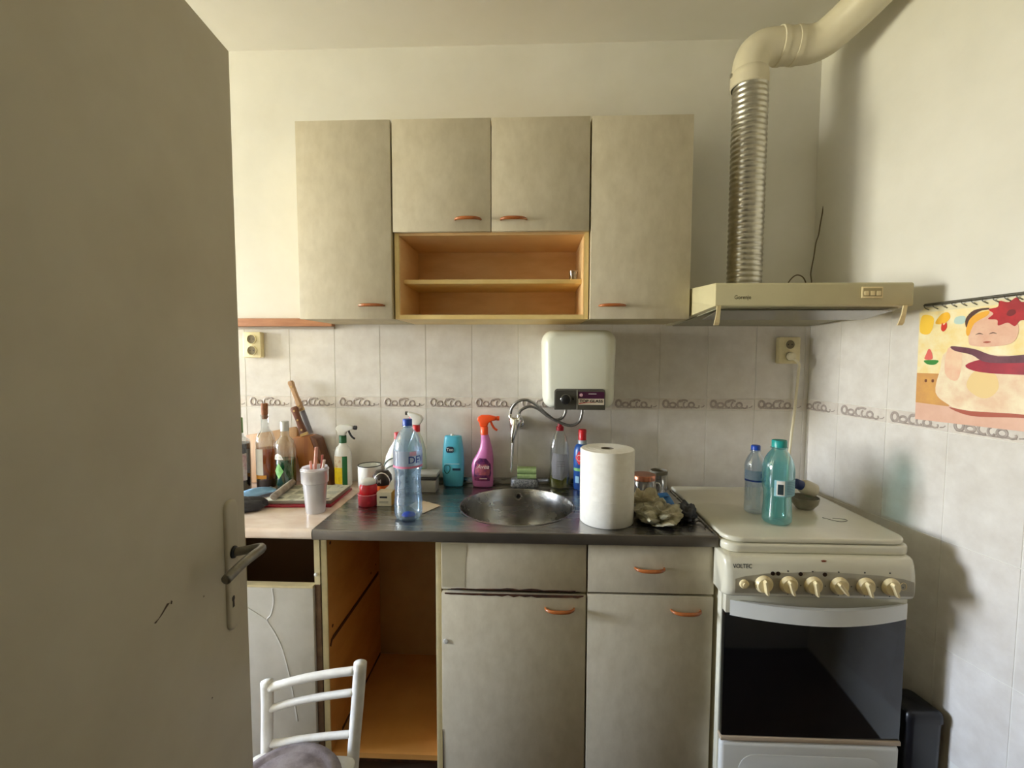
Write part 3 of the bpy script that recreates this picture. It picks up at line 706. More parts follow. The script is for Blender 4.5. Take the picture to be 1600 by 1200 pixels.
tube('hose', [(-0.045, -0.062, 1.168), (-0.034, -0.062, 1.188), (0.000, -0.064, 1.203), (0.035, -0.068, 1.194), (0.070, -0.072, 1.168), (0.105, -0.076, 1.150), (0.132, -0.080, 1.156), (0.147, -0.084, 1.178), (0.149, -0.085, 1.207)], 0.0060, hosem, fa, 10, 6)

# ------------------------------------------------------------------ sockets and cables
sockm = M('socket_plastic', srgb(232, 220, 176), srgb(222, 209, 164), 30, 0.4)
sockd = M('socket_shadow', srgb(120, 106, 74), None, rough=0.5)
def socket(x0, x1, z0, z1, label, plug=False):
    s_ = T('wall_socket', label, 'socket', ((x0+x1)/2, -0.015, z0), group='double wall sockets')
    p = prism('cover', rrect(x0, x1, z0, z1, 0.008, 4), -0.030, -0.0005, sockm, s_, 'xz', bev=0.003)
    cx = (x0+x1)/2; h = z1-z0
    for zz in (z0+h*0.72, z0+h*0.28):
        wl = lathe('outlet_well', [(0.021, 0.0), (0.021, 0.004), (0.0185, 0.0045), (0.0180, 0.0008), (0.0, 0.0008)], sockm, s_, 24, (cx, -0.0300, zz), axis='y')
        lathe('outlet_floor', [(0.0178, 0.0012), (0.0, 0.0013)], sockd, wl, 20, (cx, -0.0300, zz), axis='y', cap=False)
        for dx in (-0.0075, 0.0075):
            lathe('pin_hole', [(0.0026, 0.0016), (0.0, 0.0017)], black, wl, 8, (cx+dx, -0.0300, zz), axis='y', cap=False)
    return s_
socket(-1.238, -1.160, 1.403, 1.514, 'cream double wall socket on the tiles by the door leaf')
socket(1.030, 1.116, 1.384, 1.494, 'cream double wall socket under the range hood')
cordm = M('cord_cream', srgb(232, 222, 190), None, rough=0.5)
cb = T('power_cord', 'cream power cord hanging from the socket under the hood, behind the cooker', 'cord', (1.09, -0.02, 0.872))
lathe('plug', [(0.0165, 0.0), (0.0165, 0.012), (0.013, 0.02), (0.006, 0.022)], cordm, cb, 18, (1.073, -0.0350, 1.4145), axis='y')
tube('cable', [(1.076, -0.055, 1.405), (1.100, -0.05, 1.385), (1.113, -0.028, 1.355), (1.113, -0.020, 1.28), (1.108, -0.018, 1.18), (1.100, -0.018, 1.08), (1.092, -0.020, 0.98), (1.088, -0.022, 0.87), (1.088, -0.025, 0.70)], 0.0052, cordm, cb, 10, 6)
wire = tube('loose_wire', [(1.182, -0.035, 2.031), (1.176, -0.035, 1.985), (1.167, -0.04, 1.940), (1.163, -0.04, 1.905), (1.148, -0.05, 1.87), (1.130, -0.07, 1.81), (1.112, -0.09, 1.765), (1.098, -0.11, 1.735), (1.085, -0.14, 1.70), (1.06, -0.18, 1.661)], 0.0024, M('wire_dark', srgb(96, 84, 62)), None, 8, 6)
tag(wire, 'thin dark wire sticking up from behind the range hood', 'wire')
wire2 = tube('loose_wire', [(0.995, -0.12, 1.663), (1.01, -0.12, 1.705), (1.035, -0.12, 1.730), (1.06, -0.12, 1.725), (1.075, -0.12, 1.70), (1.08, -0.12, 1.662)], 0.0024, M('wire_dark', srgb(96, 84, 62)), None, 8, 6)
tag(wire2, 'short looped wire lying on top of the range hood', 'wire')

# ------------------------------------------------------------------ room door
DA = Vector((-0.580, -1.086, 0)); DD = Vector((0.0926, -0.9957, 0)); DN = Vector((0.9957, 0.0926, 0))
def dp(u, n_, z): return DA+DD*u+DN*n_+Vector((0, 0, z))
dr = T('door_1', '', ''); del dr['label']; del dr['category']; S(dr, 'open beige kitchen door in the left foreground')
def dbox(name, u0, u1, n0, n1, z0, z1, mat, parent, bev=0.0):
    vs = [dp(u, n_, z) for u in (u0, u1) for n_ in (n0, n1) for z in (z0, z1)]
    o = mesh(name, vs, [(0, 1, 3, 2), (4, 6, 7, 5), (0, 4, 5, 1), (2, 3, 7, 6), (0, 2, 6, 4), (1, 5, 7, 3)], mat, parent)
    if bev: bevel(o, bev)
    return o
leaf = dbox('door_leaf', 0.0, 0.80, -0.038, 0.0, 0.008, 2.0, doorm, dr, 0.002)
ol = rrect(0.036, 0.078, 0.885, 1.140, 0.018, 6)
pl = loft('handle_plate', [[dp(u, h, z) for u, z in [(0.057+(a-0.057)*s_, 1.0125+(b-1.0125)*(1-(1-s_)*0.2)) for a, b in ol]] for h, s_ in ((0.0002, 1.0), (0.004, 0.98), (0.0065, 0.84), (0.0070, 0.55))], doorm, dr, sharp=60)
metd = metal_d
rs = []
for h, r in ((0.0072, 0.0120), (0.010, 0.0118), (0.012, 0.009)):
    rs.append([dp(0.060+r*math.cos(2*PI*k/18), h, 1.038+r*math.sin(2*PI*k/18)) for k in range(18)])
loft('handle_rose', rs, black, dr)
hl = tube('lever_handle', [dp(0.060, 0.010, 1.038), dp(0.058, 0.028, 1.040), dp(0.055, 0.046, 1.043), dp(0.055, 0.056, 1.044), dp(0.064, 0.061, 1.044), dp(0.085, 0.060, 1.044), dp(0.115, 0.057, 1.043), dp(0.15, 0.055, 1.040), dp(0.172, 0.054, 1.037)], 0.0085, metd, dr, 10, 5)
kh = [(0.0, 0.010), (0.0042, 0.008), (0.0055, 0.003), (0.0030, -0.001), (0.0036, -0.013), (-0.0036, -0.013), (-0.0030, -0.001), (-0.0055, 0.003), (-0.0042, 0.008)]
mesh('keyhole', [dp(0.066+a, 0.0074, 0.945+b) for a, b in kh], [tuple(range(len(kh)))], black, dr)
for zz in (1.122, 0.902):
    mesh('screw', [dp(0.057+0.004*math.cos(2*PI*k/10), 0.0062, zz+0.004*math.sin(2*PI*k/10)) for k in range(10)], [tuple(range(10))], M('screw_tan', srgb(150, 138, 108)), dr)
for pts in ([(0.230, 1.031), (0.237, 1.033), (0.245, 1.027), (0.256, 1.020), (0.266, 1.019), (0.262, 1.016), (0.247, 1.022), (0.238, 1.027)], [(0.224, 1.030), (0.227, 1.033), (0.229, 1.028), (0.226, 1.026)], [(0.143, 0.995), (0.146, 0.998), (0.147, 0.994)], [(0.13, 0.80), (0.134, 0.803), (0.135, 0.798)]):
    mesh('scuff_mark', [dp(u, 0.0004, z) for u, z in pts], [tuple(range(len(pts)))], M('scuff', srgb(82, 64, 44)), leaf)
# jamb
S(box('trim_3', -0.55, -0.512, YF-0.14, YF+0.005, 0, 2.06, doorm), 'door frame post beside the hinges')
S(box('trim_4', 0.325, 0.36, YF-0.14, YF+0.005, 0, 2.06, doorm), 'door frame post on the latch side')

# ------------------------------------------------------------------ small white chair
ch = T('chair', 'small white painted chair with a round grey cushion before the open cabinet', 'chair', (-0.60, -0.86, 0.0))
pl_, pr3 = Vector((-0.732, -0.775, 0)), Vector((-0.462, -0.80, 0))
tube('back_post', [(-0.722, -0.845, 0.0), (-0.716, -0.825, 0.20), (-0.715, -0.815, 0.33), (-0.718, -0.80, 0.45), (-0.722, -0.792, 0.515)], 0.0145, chairw, ch, 14, 5, rad=lambda t: 0.0135+0.003*t)
tube('back_post', [(-0.478, -0.845, 0.0), (-0.474, -0.835, 0.20), (-0.470, -0.825, 0.34), (-0.461, -0.810, 0.48), (-0.455, -0.802, 0.583)], 0.0165, chairw, ch, 14, 5, rad=lambda t: 0.0145+0.003*t)
tube('back_rail', [(-0.712, -0.797, 0.500), (-0.66, -0.797, 0.517), (-0.60, -0.798, 0.534), (-0.53, -0.801, 0.550), (-0.465, -0.805, 0.563)], 0.0115, chairw, ch, 12, 5)
tube('back_rail', [(-0.710, -0.802, 0.443), (-0.66, -0.802, 0.460), (-0.60, -0.803, 0.476), (-0.53, -0.806, 0.492), (-0.468, -0.810, 0.505)], 0.0100, chairw, ch, 12, 5)
tube('back_rail', [(-0.708, -0.812, 0.350), (-0.65, -0.813, 0.362), (-0.58, -0.814, 0.375), (-0.52, -0.817, 0.386), (-0.474, -0.82, 0.394)], 0.0100, chairw, ch, 12, 5)
prism('seat', rrect(-0.735, -0.452, -1.13, -0.834, 0.03, 5), 0.328, 0.346, chairw, ch, 'xy', bev=0.004)
prism('seat_rail', rrect(-0.715, -0.458, -0.862, -0.84, 0.004, 3), 0.29, 0.3275, chairw, ch, 'xy')
for xx in (-0.705, -0.475):
    tube('leg', [(xx, -1.11, 0.0), (xx, -1.10, 0.15), (xx, -1.09, 0.3275)], 0.014, chairw, ch, 12, 4)
cushm = M('cushion_cloth', srgb(150, 142, 146), srgb(112, 102, 108), 22, 0.9, bump=0.4, bscale=160)
lathe('cushion', [(0.0, 0.3465), (0.112, 0.3465), (0.131, 0.354), (0.135, 0.366), (0.126, 0.379), (0.104, 0.387), (0.096, 0.383), (0.084, 0.388), (0.05, 0.392), (0.0, 0.393)], cushm, ch, 40, (-0.590, -0.960, 0), cap=False, sharp=120)

# ------------------------------------------------------------------ black bin between cooker and wall
bn = T('waste_bin', 'black plastic bin wedged between the cooker and the tiled wall', 'bin', (1.205, -0.55, 0.0))
def plan(f, z):
    o2 = [(1.150, -0.612), (1.268, -0.612), (1.247, -0.49), (1.150, -0.49)]
    cx, cy = 1.204, -0.551
    out = []
    for i in range(4):
        p = Vector((o2[i][0], o2[i][1], 0)); a = Vector((o2[i-1][0], o2[i-1][1], 0)); b = Vector((o2[(i+1) % 4][0], o2[(i+1) % 4][1], 0))
        for k in range(5):
            t = k/4; p0 = p+(a-p).normalized()*0.022; p1 = p+(b-p).normalized()*0.022
            qv = p0*(1-t)**2+p*2*t*(1-t)+p1*t*t; out.append((cx+(qv.x-cx)*f, cy+(qv.y-cy)*f, z))
    return out
blk = M('bin_black', srgb(24, 25, 30), srgb(18, 18, 22), 10, 0.35)
loft('bin_body', [plan(0.86, 0.0), plan(0.91, 0.28), plan(0.92, 0.3035)], blk, bn)
loft('bin_lid', [plan(0.97, 0.304), plan(0.97, 0.318), plan(0.93, 0.331), plan(0.80, 0.338)], blk, bn)

# ------------------------------------------------------------------ wall calendar (flat print)
cal = T('wall_calendar', 'spiral bound calendar with a baby photograph on the right wall', 'calendar', wallpt(0.455, 0.004, 1.215))
tilt = math.radians(1.2)
def cpnt(u, v, h):
    uu = u*math.cos(tilt)-v*math.sin(tilt)*0.6; vv = v*math.cos(tilt)+u*math.sin(tilt)
    return wallpt(0.455+uu, 0.0045+h, 1.213+vv)
def cshape(name, pts, mat, lay, parent, thick=0.0003, smooth=True):
    P = [tuple(p)[:2] for p in spline([(a, b, 0) for a, b in pts], 4, True)] if smooth else pts
    h = 0.0014+lay*0.00025; n = len(P)
    vs = [cpnt(a, b, h-thick) for a, b in P]+[cpnt(a, b, h) for a, b in P]
    return mesh(name, vs, [tuple(range(n)), tuple(range(n, 2*n))]+[(i, (i+1) % n, n+(i+1) % n, n+i) for i in range(n)], mat, parent)
def pm(n, r, g, b, r2_=None): return M('print_'+n, srgb(r, g, b), srgb(*r2_) if r2_ else None, 18, 0.4)
CW, CH = 0.52, 0.345
sheet = cshape('sheet', [(0, 0), (CW, 0), (CW, CH), (0.0, CH)], pm('yellow', 244, 220, 150, (250, 240, 204)), 0, cal, 0.0014, False)
cshape('printed_floor', [(0, 0), (CW, 0), (CW, 0.075), (0, 0.10)], pm('pink', 230, 188, 166, (222, 176, 152)), 1, sheet, smooth=False)
cshape('printed_cupboard', [(0, 0.055), (0.10, 0.05), (0.10, 0.148), (0, 0.150)], pm('tan', 206, 150, 92, (222, 168, 92)), 2, sheet, smooth=False)
cshape('printed_mark', [(0.026, 0.122), (0.032, 0.122), (0.032, 0.130), (0.026, 0.130)], pm('brown', 120, 70, 44), 3, sheet)
cshape('printed_mark', [(0.047, 0.122), (0.053, 0.122), (0.053, 0.130), (0.047, 0.130)], pm('brown', 120, 70, 44), 3, sheet)
cshape('printed_shape', [(0.06, 0.09), (0.10, 0.055), (0.15, 0.035), (0.25, 0.045), (0.40, 0.05), (0.45, 0.12), (0.42, 0.19), (0.30, 0.20), (0.16, 0.205), (0.085, 0.215), (0.07, 0.16)], pm('cream', 246, 232, 200, (234, 200, 168)), 3, sheet)
cshape('printed_shape', [(0.10, 0.048), (0.16, 0.028), (0.27, 0.035), (0.36, 0.04), (0.27, 0.045), (0.16, 0.042)], pm('rust', 176, 92, 74), 4, sheet)
cshape('printed_shape', [(0.085, 0.15), (0.12, 0.13), (0.13, 0.19), (0.12, 0.225), (0.09, 0.225)], pm('rose', 240, 190, 160, (244, 214, 180)), 4, sheet)
cshape('printed_shape', [(0.145, 0.115), (0.175, 0.085), (0.205, 0.085), (0.225, 0.115), (0.21, 0.155), (0.165, 0.158)], pm('sand', 238, 208, 148), 4, sheet)
cshape('printed_band', [(0.14, 0.175), (0.18, 0.155), (0.30, 0.150), (0.40, 0.16), (0.40, 0.20), (0.30, 0.190), (0.20, 0.195)], pm('berry', 178, 48, 66, (150, 40, 60)), 5, sheet)
cshape('printed_band', [(0.10, 0.232), (0.16, 0.222), (0.22, 0.200), (0.32, 0.205), (0.32, 0.185), (0.20, 0.182), (0.155, 0.205), (0.11, 0.218)], pm('plum', 92, 48, 62, (120, 70, 84)), 6, sheet)
cshape('printed_face', [(0.145, 0.245), (0.16, 0.230), (0.22, 0.228), (0.255, 0.240), (0.262, 0.28), (0.235, 0.318), (0.185, 0.322), (0.15, 0.295)], pm('skin', 238, 200, 174, (226, 176, 150)), 5, sheet)
cshape('printed_headband', [(0.138, 0.268), (0.146, 0.262), (0.158, 0.295), (0.190, 0.315), (0.19, 0.328), (0.155, 0.318), (0.14, 0.295)], pm('gold', 240, 176, 60), 6, sheet)
cshape('printed_hair', [(0.138, 0.285), (0.146, 0.310), (0.17, 0.329), (0.19, 0.331), (0.19, 0.336), (0.155, 0.333), (0.135, 0.31)], pm('hair', 84, 54, 44), 7, sheet)
for a, b in ((0.172, 0.262), (0.205, 0.262)):
    cshape('printed_eye', [(a-0.010, b), (a, b+0.005), (a+0.010, b), (a, b+0.002)], pm('hair', 84, 54, 44), 7, sheet)
cshape('printed_mouth', [(0.182, 0.240), (0.192, 0.237), (0.202, 0.240), (0.192, 0.243)], pm('rust', 176, 92, 74), 7, sheet)
fl = []
for k in range(18):
    a = 2*PI*k/18; r_ = 0.054 if k % 2 == 0 else 0.039; fl.append((0.245+r_*1.05*math.cos(a), 0.318+r_*0.72*math.sin(a)))
cshape('printed_flower', fl, pm('crimson', 196, 34, 44, (160, 22, 34)), 8, sheet)
cshape('printed_flower', [(0.235, 0.312), (0.245, 0.307), (0.255, 0.314), (0.252, 0.324), (0.24, 0.324)], pm('darkred', 120, 14, 24), 9, sheet)
cshape('printed_tulip', [(0.068, 0.285), (0.076, 0.278), (0.084, 0.290), (0.082, 0.305), (0.075, 0.297), (0.070, 0.305)], pm('scarlet', 214, 56, 38), 5, sheet)
cshape('printed_tulip', [(0.05, 0.305), (0.075, 0.302), (0.092, 0.318), (0.085, 0.335), (0.065, 0.33)], pm('amber', 250, 190, 52), 4, sheet)
cshape('printed_patch', [(0.005, 0.28), (0.035, 0.275), (0.045, 0.32), (0.02, 0.335), (0.006, 0.325)], pm('sun', 252, 206, 70), 2, sheet)
cshape('printed_patch', [(0.105, 0.30), (0.13, 0.298), (0.132, 0.318), (0.108, 0.318)], pm('sky', 190, 214, 206), 2, sheet)
cshape('printed_boat', [(0.022, 0.190), (0.032, 0.178), (0.055, 0.177), (0.063, 0.190)], pm('green', 62, 140, 62), 5, sheet)
cshape('printed_sail', [(0.023, 0.194), (0.046, 0.194), (0.042, 0.218), (0.034, 0.226), (0.027, 0.21)], pm('coral', 232, 110, 100), 5, sheet)
cshape('printed_patch', [(0.30, 0.20), (0.42, 0.21), (0.42, 0.32), (0.32, 0.32)], pm('blush', 240, 196, 168, (244, 214, 176)), 4, sheet)
sp = M('spiral_grey', srgb(110, 108, 100), None, rough=0.4, metal=0.6)
tube('spiral_rod', [cpnt(0.018, CH+0.020, 0.004), cpnt(0.25, CH+0.020, 0.004), cpnt(CW, CH+0.020, 0.004)], 0.0042, sp, cal, 8, 3)
cshape('top_strip', [(0.0, CH-0.003), (CW, CH-0.003), (CW, CH+0.014), (0.015, CH+0.012)], pm('strip', 232, 222, 186), 1, cal, 0.0006, False)
for k in range(19):
    u = 0.022+k*0.0265
    tube('spiral_loop', [cpnt(u-0.005, CH+0.020, 0.008), cpnt(u, CH+0.010, 0.008), cpnt(u+0.009, CH+0.003, 0.004)], 0.0013, sp, cal, 5, 3)

# ================================================================== small things
WORLD = False
CT = 0.8606       # worktop / steel surface
LT = 0.8724       # cooker lid surface
def patch(name, r, z0, z1, a0, a1, mat, parent, n=14, sx=1.0, sy=1.0, prof=None):
    """label wrapped round a bottle: angles in degrees, 0 faces the room (-y), + turns to +x"""
    vs = []; fs = []; nz = 1 if prof is None else 8
    for j in range(nz+1):
        z = z0+(z1-z0)*j/nz; rr = r if prof is None else prof(z)
        for i in range(n+1):
            a = math.radians(a0+(a1-a0)*i/n); vs.append((math.sin(a)*rr*sx, -math.cos(a)*rr*sy, z))
    for j in range(nz):
        for i in range(n): fs.append((j*(n+1)+i, j*(n+1)+i+1, (j+1)*(n+1)+i+1, (j+1)*(n+1)+i))
    me = bpy.data.meshes.new(name); me.from_pydata(vs, [], fs); me.polygons.foreach_set('use_smooth', [True]*len(fs)); me.update()
    return link(name, me, mat, parent)
def cap(name, r, z0, z1, mat, parent, seg=24, loc=(0, 0, 0)):
    return lathe(name, [(r, z0), (r, z1-0.002), (r-0.002, z1), (0, z1)], mat, parent, seg, loc)
def local(o, loc, rot=(0, 0, 0)):
    o.location = loc; o.rotation_euler = rot; return o
clearpl = CLEAR('clear_plastic', (0.90, 0.93, 0.93, 1), 0.15)
glass = CLEAR('clear_glass', (0.88, 0.90, 0.90, 1), 0.2)
bluepl = CLEAR('blue_clear_plastic', (0.74, 0.88, 1.0, 1), 0.3, 0.18, (0.46, 0.72, 1.0, 1))
tealpl = CLEAR('teal_clear_plastic', (0.56, 0.90, 0.93, 1), 0.3, 0.18, (0.14, 0.70, 0.76, 1))
paper = M('paper_white', srgb(236, 234, 228), srgb(226, 224, 216), 30, 0.7)
ink = M('ink_dark', srgb(40, 38, 44), None, rough=0.6)

# dark bottle with green cap
b = T('bottle', 'dark bottle with a green cap and floral label, half behind the door', 'bottle', (-1.186, -0.165, CT))
lathe('glass_body', [(0.0, 0.0), (0.040, 0.0), (0.044, 0.006), (0.044, 0.195), (0.041, 0.208), (0.030, 0.216), (0.022, 0.222), (0.020, 0.232), (0.018, 0.240)], glass, b, 28, cap=False)
lathe('contents', [(0.0, 0.002), (0.039, 0.002), (0.0425, 0.008), (0.0425, 0.196), (0.0, 0.197)], M('dark_liquid', srgb(26, 16, 24), None, rough=0.2), b, 28)
cap('cap', 0.0185, 0.238, 0.300, M('cap_green', srgb(86, 138, 44), None, rough=0.4), b)
patch('label', 0.0446, 0.048, 0.158, -60, 70, M('floral_label', srgb(200, 192, 184), srgb(168, 120, 128), 40, 0.6, lo=0.45, hi=0.7), b)
patch('label_text', 0.0449, 0.128, 0.131, -30, 30, ink, b)
# amber bottle
b = T('bottle', 'amber liquor bottle with a cork and pale label by the cutting board', 'bottle', (-1.096, -0.125, CT))
lathe('glass_body', [(0.0, 0.0), (0.034, 0.0), (0.037, 0.006), (0.037, 0.178), (0.038, 0.190), (0.036, 0.212), (0.026, 0.236), (0.017, 0.246), (0.0155, 0.256), (0.0150, 0.300), (0.0165, 0.302), (0.0165, 0.308), (0.013, 0.309)], glass, b, 28, cap=False)
lathe('contents', [(0.0, 0.003), (0.033, 0.003), (0.0355, 0.008), (0.0355, 0.168), (0.0, 0.169)], CLEAR('amber_liquid', (0.72, 0.30, 0.06, 1), 0.1, 0.45, (0.55, 0.22, 0.03, 1)), b, 28)
lathe('cork', [(0.0, 0.290), (0.011, 0.290), (0.0125, 0.312), (0.0135, 0.352), (0.012, 0.355), (0.0, 0.355)], M('cork_brown', srgb(150, 96, 60), srgb(128, 78, 48), 60, 0.7), b, 20)
patch('label', 0.0376, 0.062, 0.170, -72, 12, paper, b); patch('label_band', 0.0376, 0.046, 0.061, -72, 30, M('label_gold', srgb(222, 150, 50), None, rough=0.5), b)
lathe('bottle_foot', [(0.0345, 0.004), (0.0376, 0.007), (0.0376, 0.040), (0.0372, 0.041)], M('foot_dark', srgb(62, 44, 34), None, rough=0.4), b, 24, cap=False)
# green bottle
b = T('bottle', 'clear bottle half full of green liqueur with a diamond label', 'bottle', (-1.004, -0.142, CT))
lathe('glass_body', [(0.0, 0.0), (0.036, 0.0), (0.039, 0.006), (0.040, 0.15), (0.040, 0.178), (0.034, 0.202), (0.022, 0.216), (0.0165, 0.224), (0.016, 0.242), (0.014, 0.244)], glass, b, 28, cap=False)
lathe('contents', [(0.0, 0.003), (0.0355, 0.003), (0.0378, 0.008), (0.0382, 0.128), (0.0, 0.129)], CLEAR('green_liquid', (0.02, 0.36, 0.14, 1), 0.1, 0.4, (0.01, 0.26, 0.09, 1)), b, 28)
cap('cap', 0.0165, 0.244, 0.284, M('cap_silver', srgb(196, 198, 196), None, rough=0.35, metal=0.3), b)
vs = []
def wrap_poly(name, pts, r, mat, parent, sx=1.0, sy=1.0):
    P = []
    for (x, z), (x2_, z2) in zip(pts, pts[1:]+pts[:1]):
        for k in range(4): P.append((x+(x2_-x)*k/4, z+(z2-z)*k/4))
    vs = [(math.sin(x/r)*r*sx, -math.cos(x/r)*r*sy, z) for x, z in P]
    cxm = sum(p[0] for p in P)/len(P); czm = sum(p[1] for p in P)/len(P)
    vs.append((math.sin(cxm/r)*r*sx, -math.cos(cxm/r)*r*sy, czm)); n = len(P)
    me = bpy.data.meshes.new(name); me.from_pydata(vs, [], [(i, (i+1) % n, n) for i in range(n)]); me.update()
    return link(name, me, mat, parent)
wrap_poly('label', [(-0.030, 0.085), (-0.008, 0.052), (0.012, 0.085), (-0.008, 0.118)], 0.0405, M('label_lime', srgb(140, 196, 116), srgb(110, 172, 96), 40, 0.5), b)
wrap_poly('label', [(-0.032, 0.132), (0.012, 0.132), (0.004, 0.150), (-0.010, 0.158), (-0.026, 0.150)], 0.0407, paper, b)
# leaning boards
wood1 = M('board_wood', srgb(196, 156, 112), srgb(176, 134, 92), 6, 0.5, stretch=(8, 8, 1), space='obj')
wood2 = M('block_wood', srgb(176, 110, 50), srgb(148, 86, 36), 5, 0.45, stretch=(10, 10, 1), space='obj')
wood3 = M('block_wood_dark', srgb(112, 66, 32), srgb(92, 52, 26), 6, 0.5, stretch=(10, 10, 1), space='obj')
bd = prism('cutting_board', [(-0.115, 0.0), (0.112, 0.0), (0.112, 0.232), (0.102, 0.244), (-0.01, 0.222), (-0.115, 0.205)], -0.008, 0.008, wood1, None, 'xz', bev=0.003)
local(bd, (-1.125, -0.055, CT+0.001), (math.radians(-10), 0, 0)); tag(bd, 'light wooden cutting board leaning on the tiles behind the bottles', 'cutting board')
# knife block (leaning prism) and knives
kb = T('knife_block', 'slanted brown wooden knife block beside the cutting board', 'knife block', (-0.918, -0.050, CT))
prism('block', [(-0.045, 0.0), (0.062, 0.0), (-0.012, 0.212), (-0.084, 0.204)], -0.034, 0.034, wood2, kb, 'xz', bev=0.003)
prism('block_side', [(0.064, 0.0), (0.082, 0.0), (0.018, 0.200), (-0.009, 0.211)], -0.036, 0.032, wood3, kb, 'xz', bev=0.002)
dirk = Vector((-0.345, 0, 0.94)).normalized()
def knife(loc, L, wmat, wd, label, rivets, bol):
    k = T('knife', label, 'knife', loc, group='knives in the wooden block')
    s_ = Vector((0.94, 0, 0.345)).normalized()
    prof = [(0.0, 1.0), (0.15, 0.95), (0.45, 0.78), (0.75, 0.85), (0.93, 1.05), (1.0, 0.7)]
    rings = []
    for t, f in prof:
        c = dirk*(L*t); rings.append([tuple(c+s_*(a*wd*f)+Vector((0, bb, 0))) for a, bb in ((-1, -0.006), (-0.7, -0.009), (0.7, -0.009), (1, -0.006), (1, 0.006), (0.7, 0.009), (-0.7, 0.009), (-1, 0.006))])
    loft('knife_handle', rings, wmat, k, sharp=40)
    # blade sits in the block, the tang shows at the bolster
    rings = [[tuple(dirk*t+s_*(a*wd*1.05)+Vector((0, bb, 0))) for a, bb in ((-1, -0.007), (1, -0.007), (1, 0.007), (-1, 0.007))] for t in (-0.012, -0.001)]
    loft('bolster', rings, bol, k, smooth=False)
    for t in rivets:
        c = dirk*(L*t); lathe('rivet', [(0.0042, 0.0), (0.0042, 0.0015), (0.0, 0.002)], brass, k, 10, (c.x, -0.0088, c.z), axis='y')
    return k
hw1 = M('knife_pale', srgb(196, 160, 120), srgb(170, 130, 92), 20, 0.4); hw2 = M('knife_brown', srgb(118, 66, 34), srgb(92, 48, 24), 20, 0.4)
knife((-0.963, -0.066, CT+0.2235), 0.118, hw2, 0.0145, 'knife with dark brown riveted handle in the block', (0.12, 0.5, 0.85), brass)
k = knife((-0.988, -0.036, CT+0.325), 0.125, hw1, 0.0115, 'knife with long pale handle standing highest in the block', (0.1, 0.8), brass)
s_ = Vector((0.94, 0, 0.345)).normalized()
loft('blade', [[tuple(dirk*t+s_*(a*0.011)+Vector((0, bb, 0))) for a, bb in ((-0.9, -0.001), (1.3, -0.001), (1.3, 0.001), (-0.9, 0.001))] for t in (-0.118, -0.0125)], M('blade_steel', (0.5, 0.5, 0.5, 1), None, rough=0.3, metal=1), k, smooth=False)

# trigger sprayer builder ------------------------------------------------
def trigger(parent, x, z, d, headm, trigm, collarm, s=1.0, nozz=None):
    """sprayer head: neck at x,z ; d=+1 points right"""
    cap('collar', 0.0145*s, z, z+0.030*s, collarm, parent, loc=(x, 0, 0))
    ol = [(-0.016, 0.030), (0.012, 0.030), (0.016, 0.044), (0.030, 0.052), (0.046, 0.055), (0.046, 0.068), (0.020, 0.074), (-0.010, 0.074), (-0.024, 0.066), (-0.026, 0.054), (-0.018, 0.046)]
    h = prism('sprayer_head', [(x+d*a*s, z+b_*s) for a, b_ in ol], -0.011*s, 0.011*s, headm, parent, 'xz', bev=0.004*s, seg=3)
    lathe('nozzle', [(0.0085*s, 0.0), (0.0085*s, 0.011*s), (0.0, 0.0115*s)], nozz or headm, h, 14, (x+d*0.046*s if d > 0 else x-0.046*s-0.011*s, 0, z+0.0615*s), axis='x')
    tube('trigger', [(x+d*0.024*s, 0, z+0.050*s), (x+d*0.030*s, 0, z+0.036*s), (x+d*0.038*s, 0, z+0.024*s), (x+d*0.049*s, 0, z+0.016*s)], 0.0042*s, trigm, h, 8, 4)
# white/green/yellow spray
b = T('spray_bottle', 'white spray bottle with green collar and yellow label beside the knife block', 'spray bottle', (-0.790, -0.075, CT))
body = lathe('bottle_body', [(0.0, 0.0), (0.032, 0.0), (0.036, 0.006), (0.0365, 0.120), (0.035, 0.145), (0.028, 0.164), (0.018, 0.174), (0.0145, 0.186)], whitep, b, 32, sy=0.72)
trigger(b, 0.0, 0.184, 1, whitep, ink, M('collar_green', srgb(30, 96, 56), None, rough=0.4), 1.05, ink)
patch('label', 0.0372, 0.012, 0.082, -75, 8, M('label_yellow', srgb(250, 222, 20), srgb(238, 206, 24), 60, 0.5), b, sy=0.72)
patch('label', 0.0372, 0.083, 0.130, -75, 8, M('label_mix', srgb(226, 214, 190), srgb(200, 130, 60), 70, 0.5, lo=0.5, hi=0.7), b, sy=0.72)
patch('label', 0.0372, 0.006, 0.130, 9, 42, M('label_green', srgb(34, 112, 62), None, rough=0.5), b, sy=0.72)
# enamel mug
b = T('mug', 'white enamel mug with a black rim against the wall', 'mug', (-0.668, -0.10, CT))
lathe('mug_body', [(0.0, 0.0), (0.043, 0.0), (0.047, 0.004), (0.048, 0.096), (0.0455, 0.096), (0.0445, 0.006), (0.0, 0.005)], whitem, b, 32, cap=False)
tube('rim', [(0.0470*math.cos(2*PI*k/20), 0.0470*math.sin(2*PI*k/20), 0.0965) for k in range(20)], 0.0020, black, b, 8, 2, closed=True)
tube('mug_handle', [(0.0, 0.047, 0.080), (0.0, 0.068, 0.075), (0.0, 0.070, 0.045), (0.0, 0.047, 0.028)], 0.005, whitem, b, 10, 5)
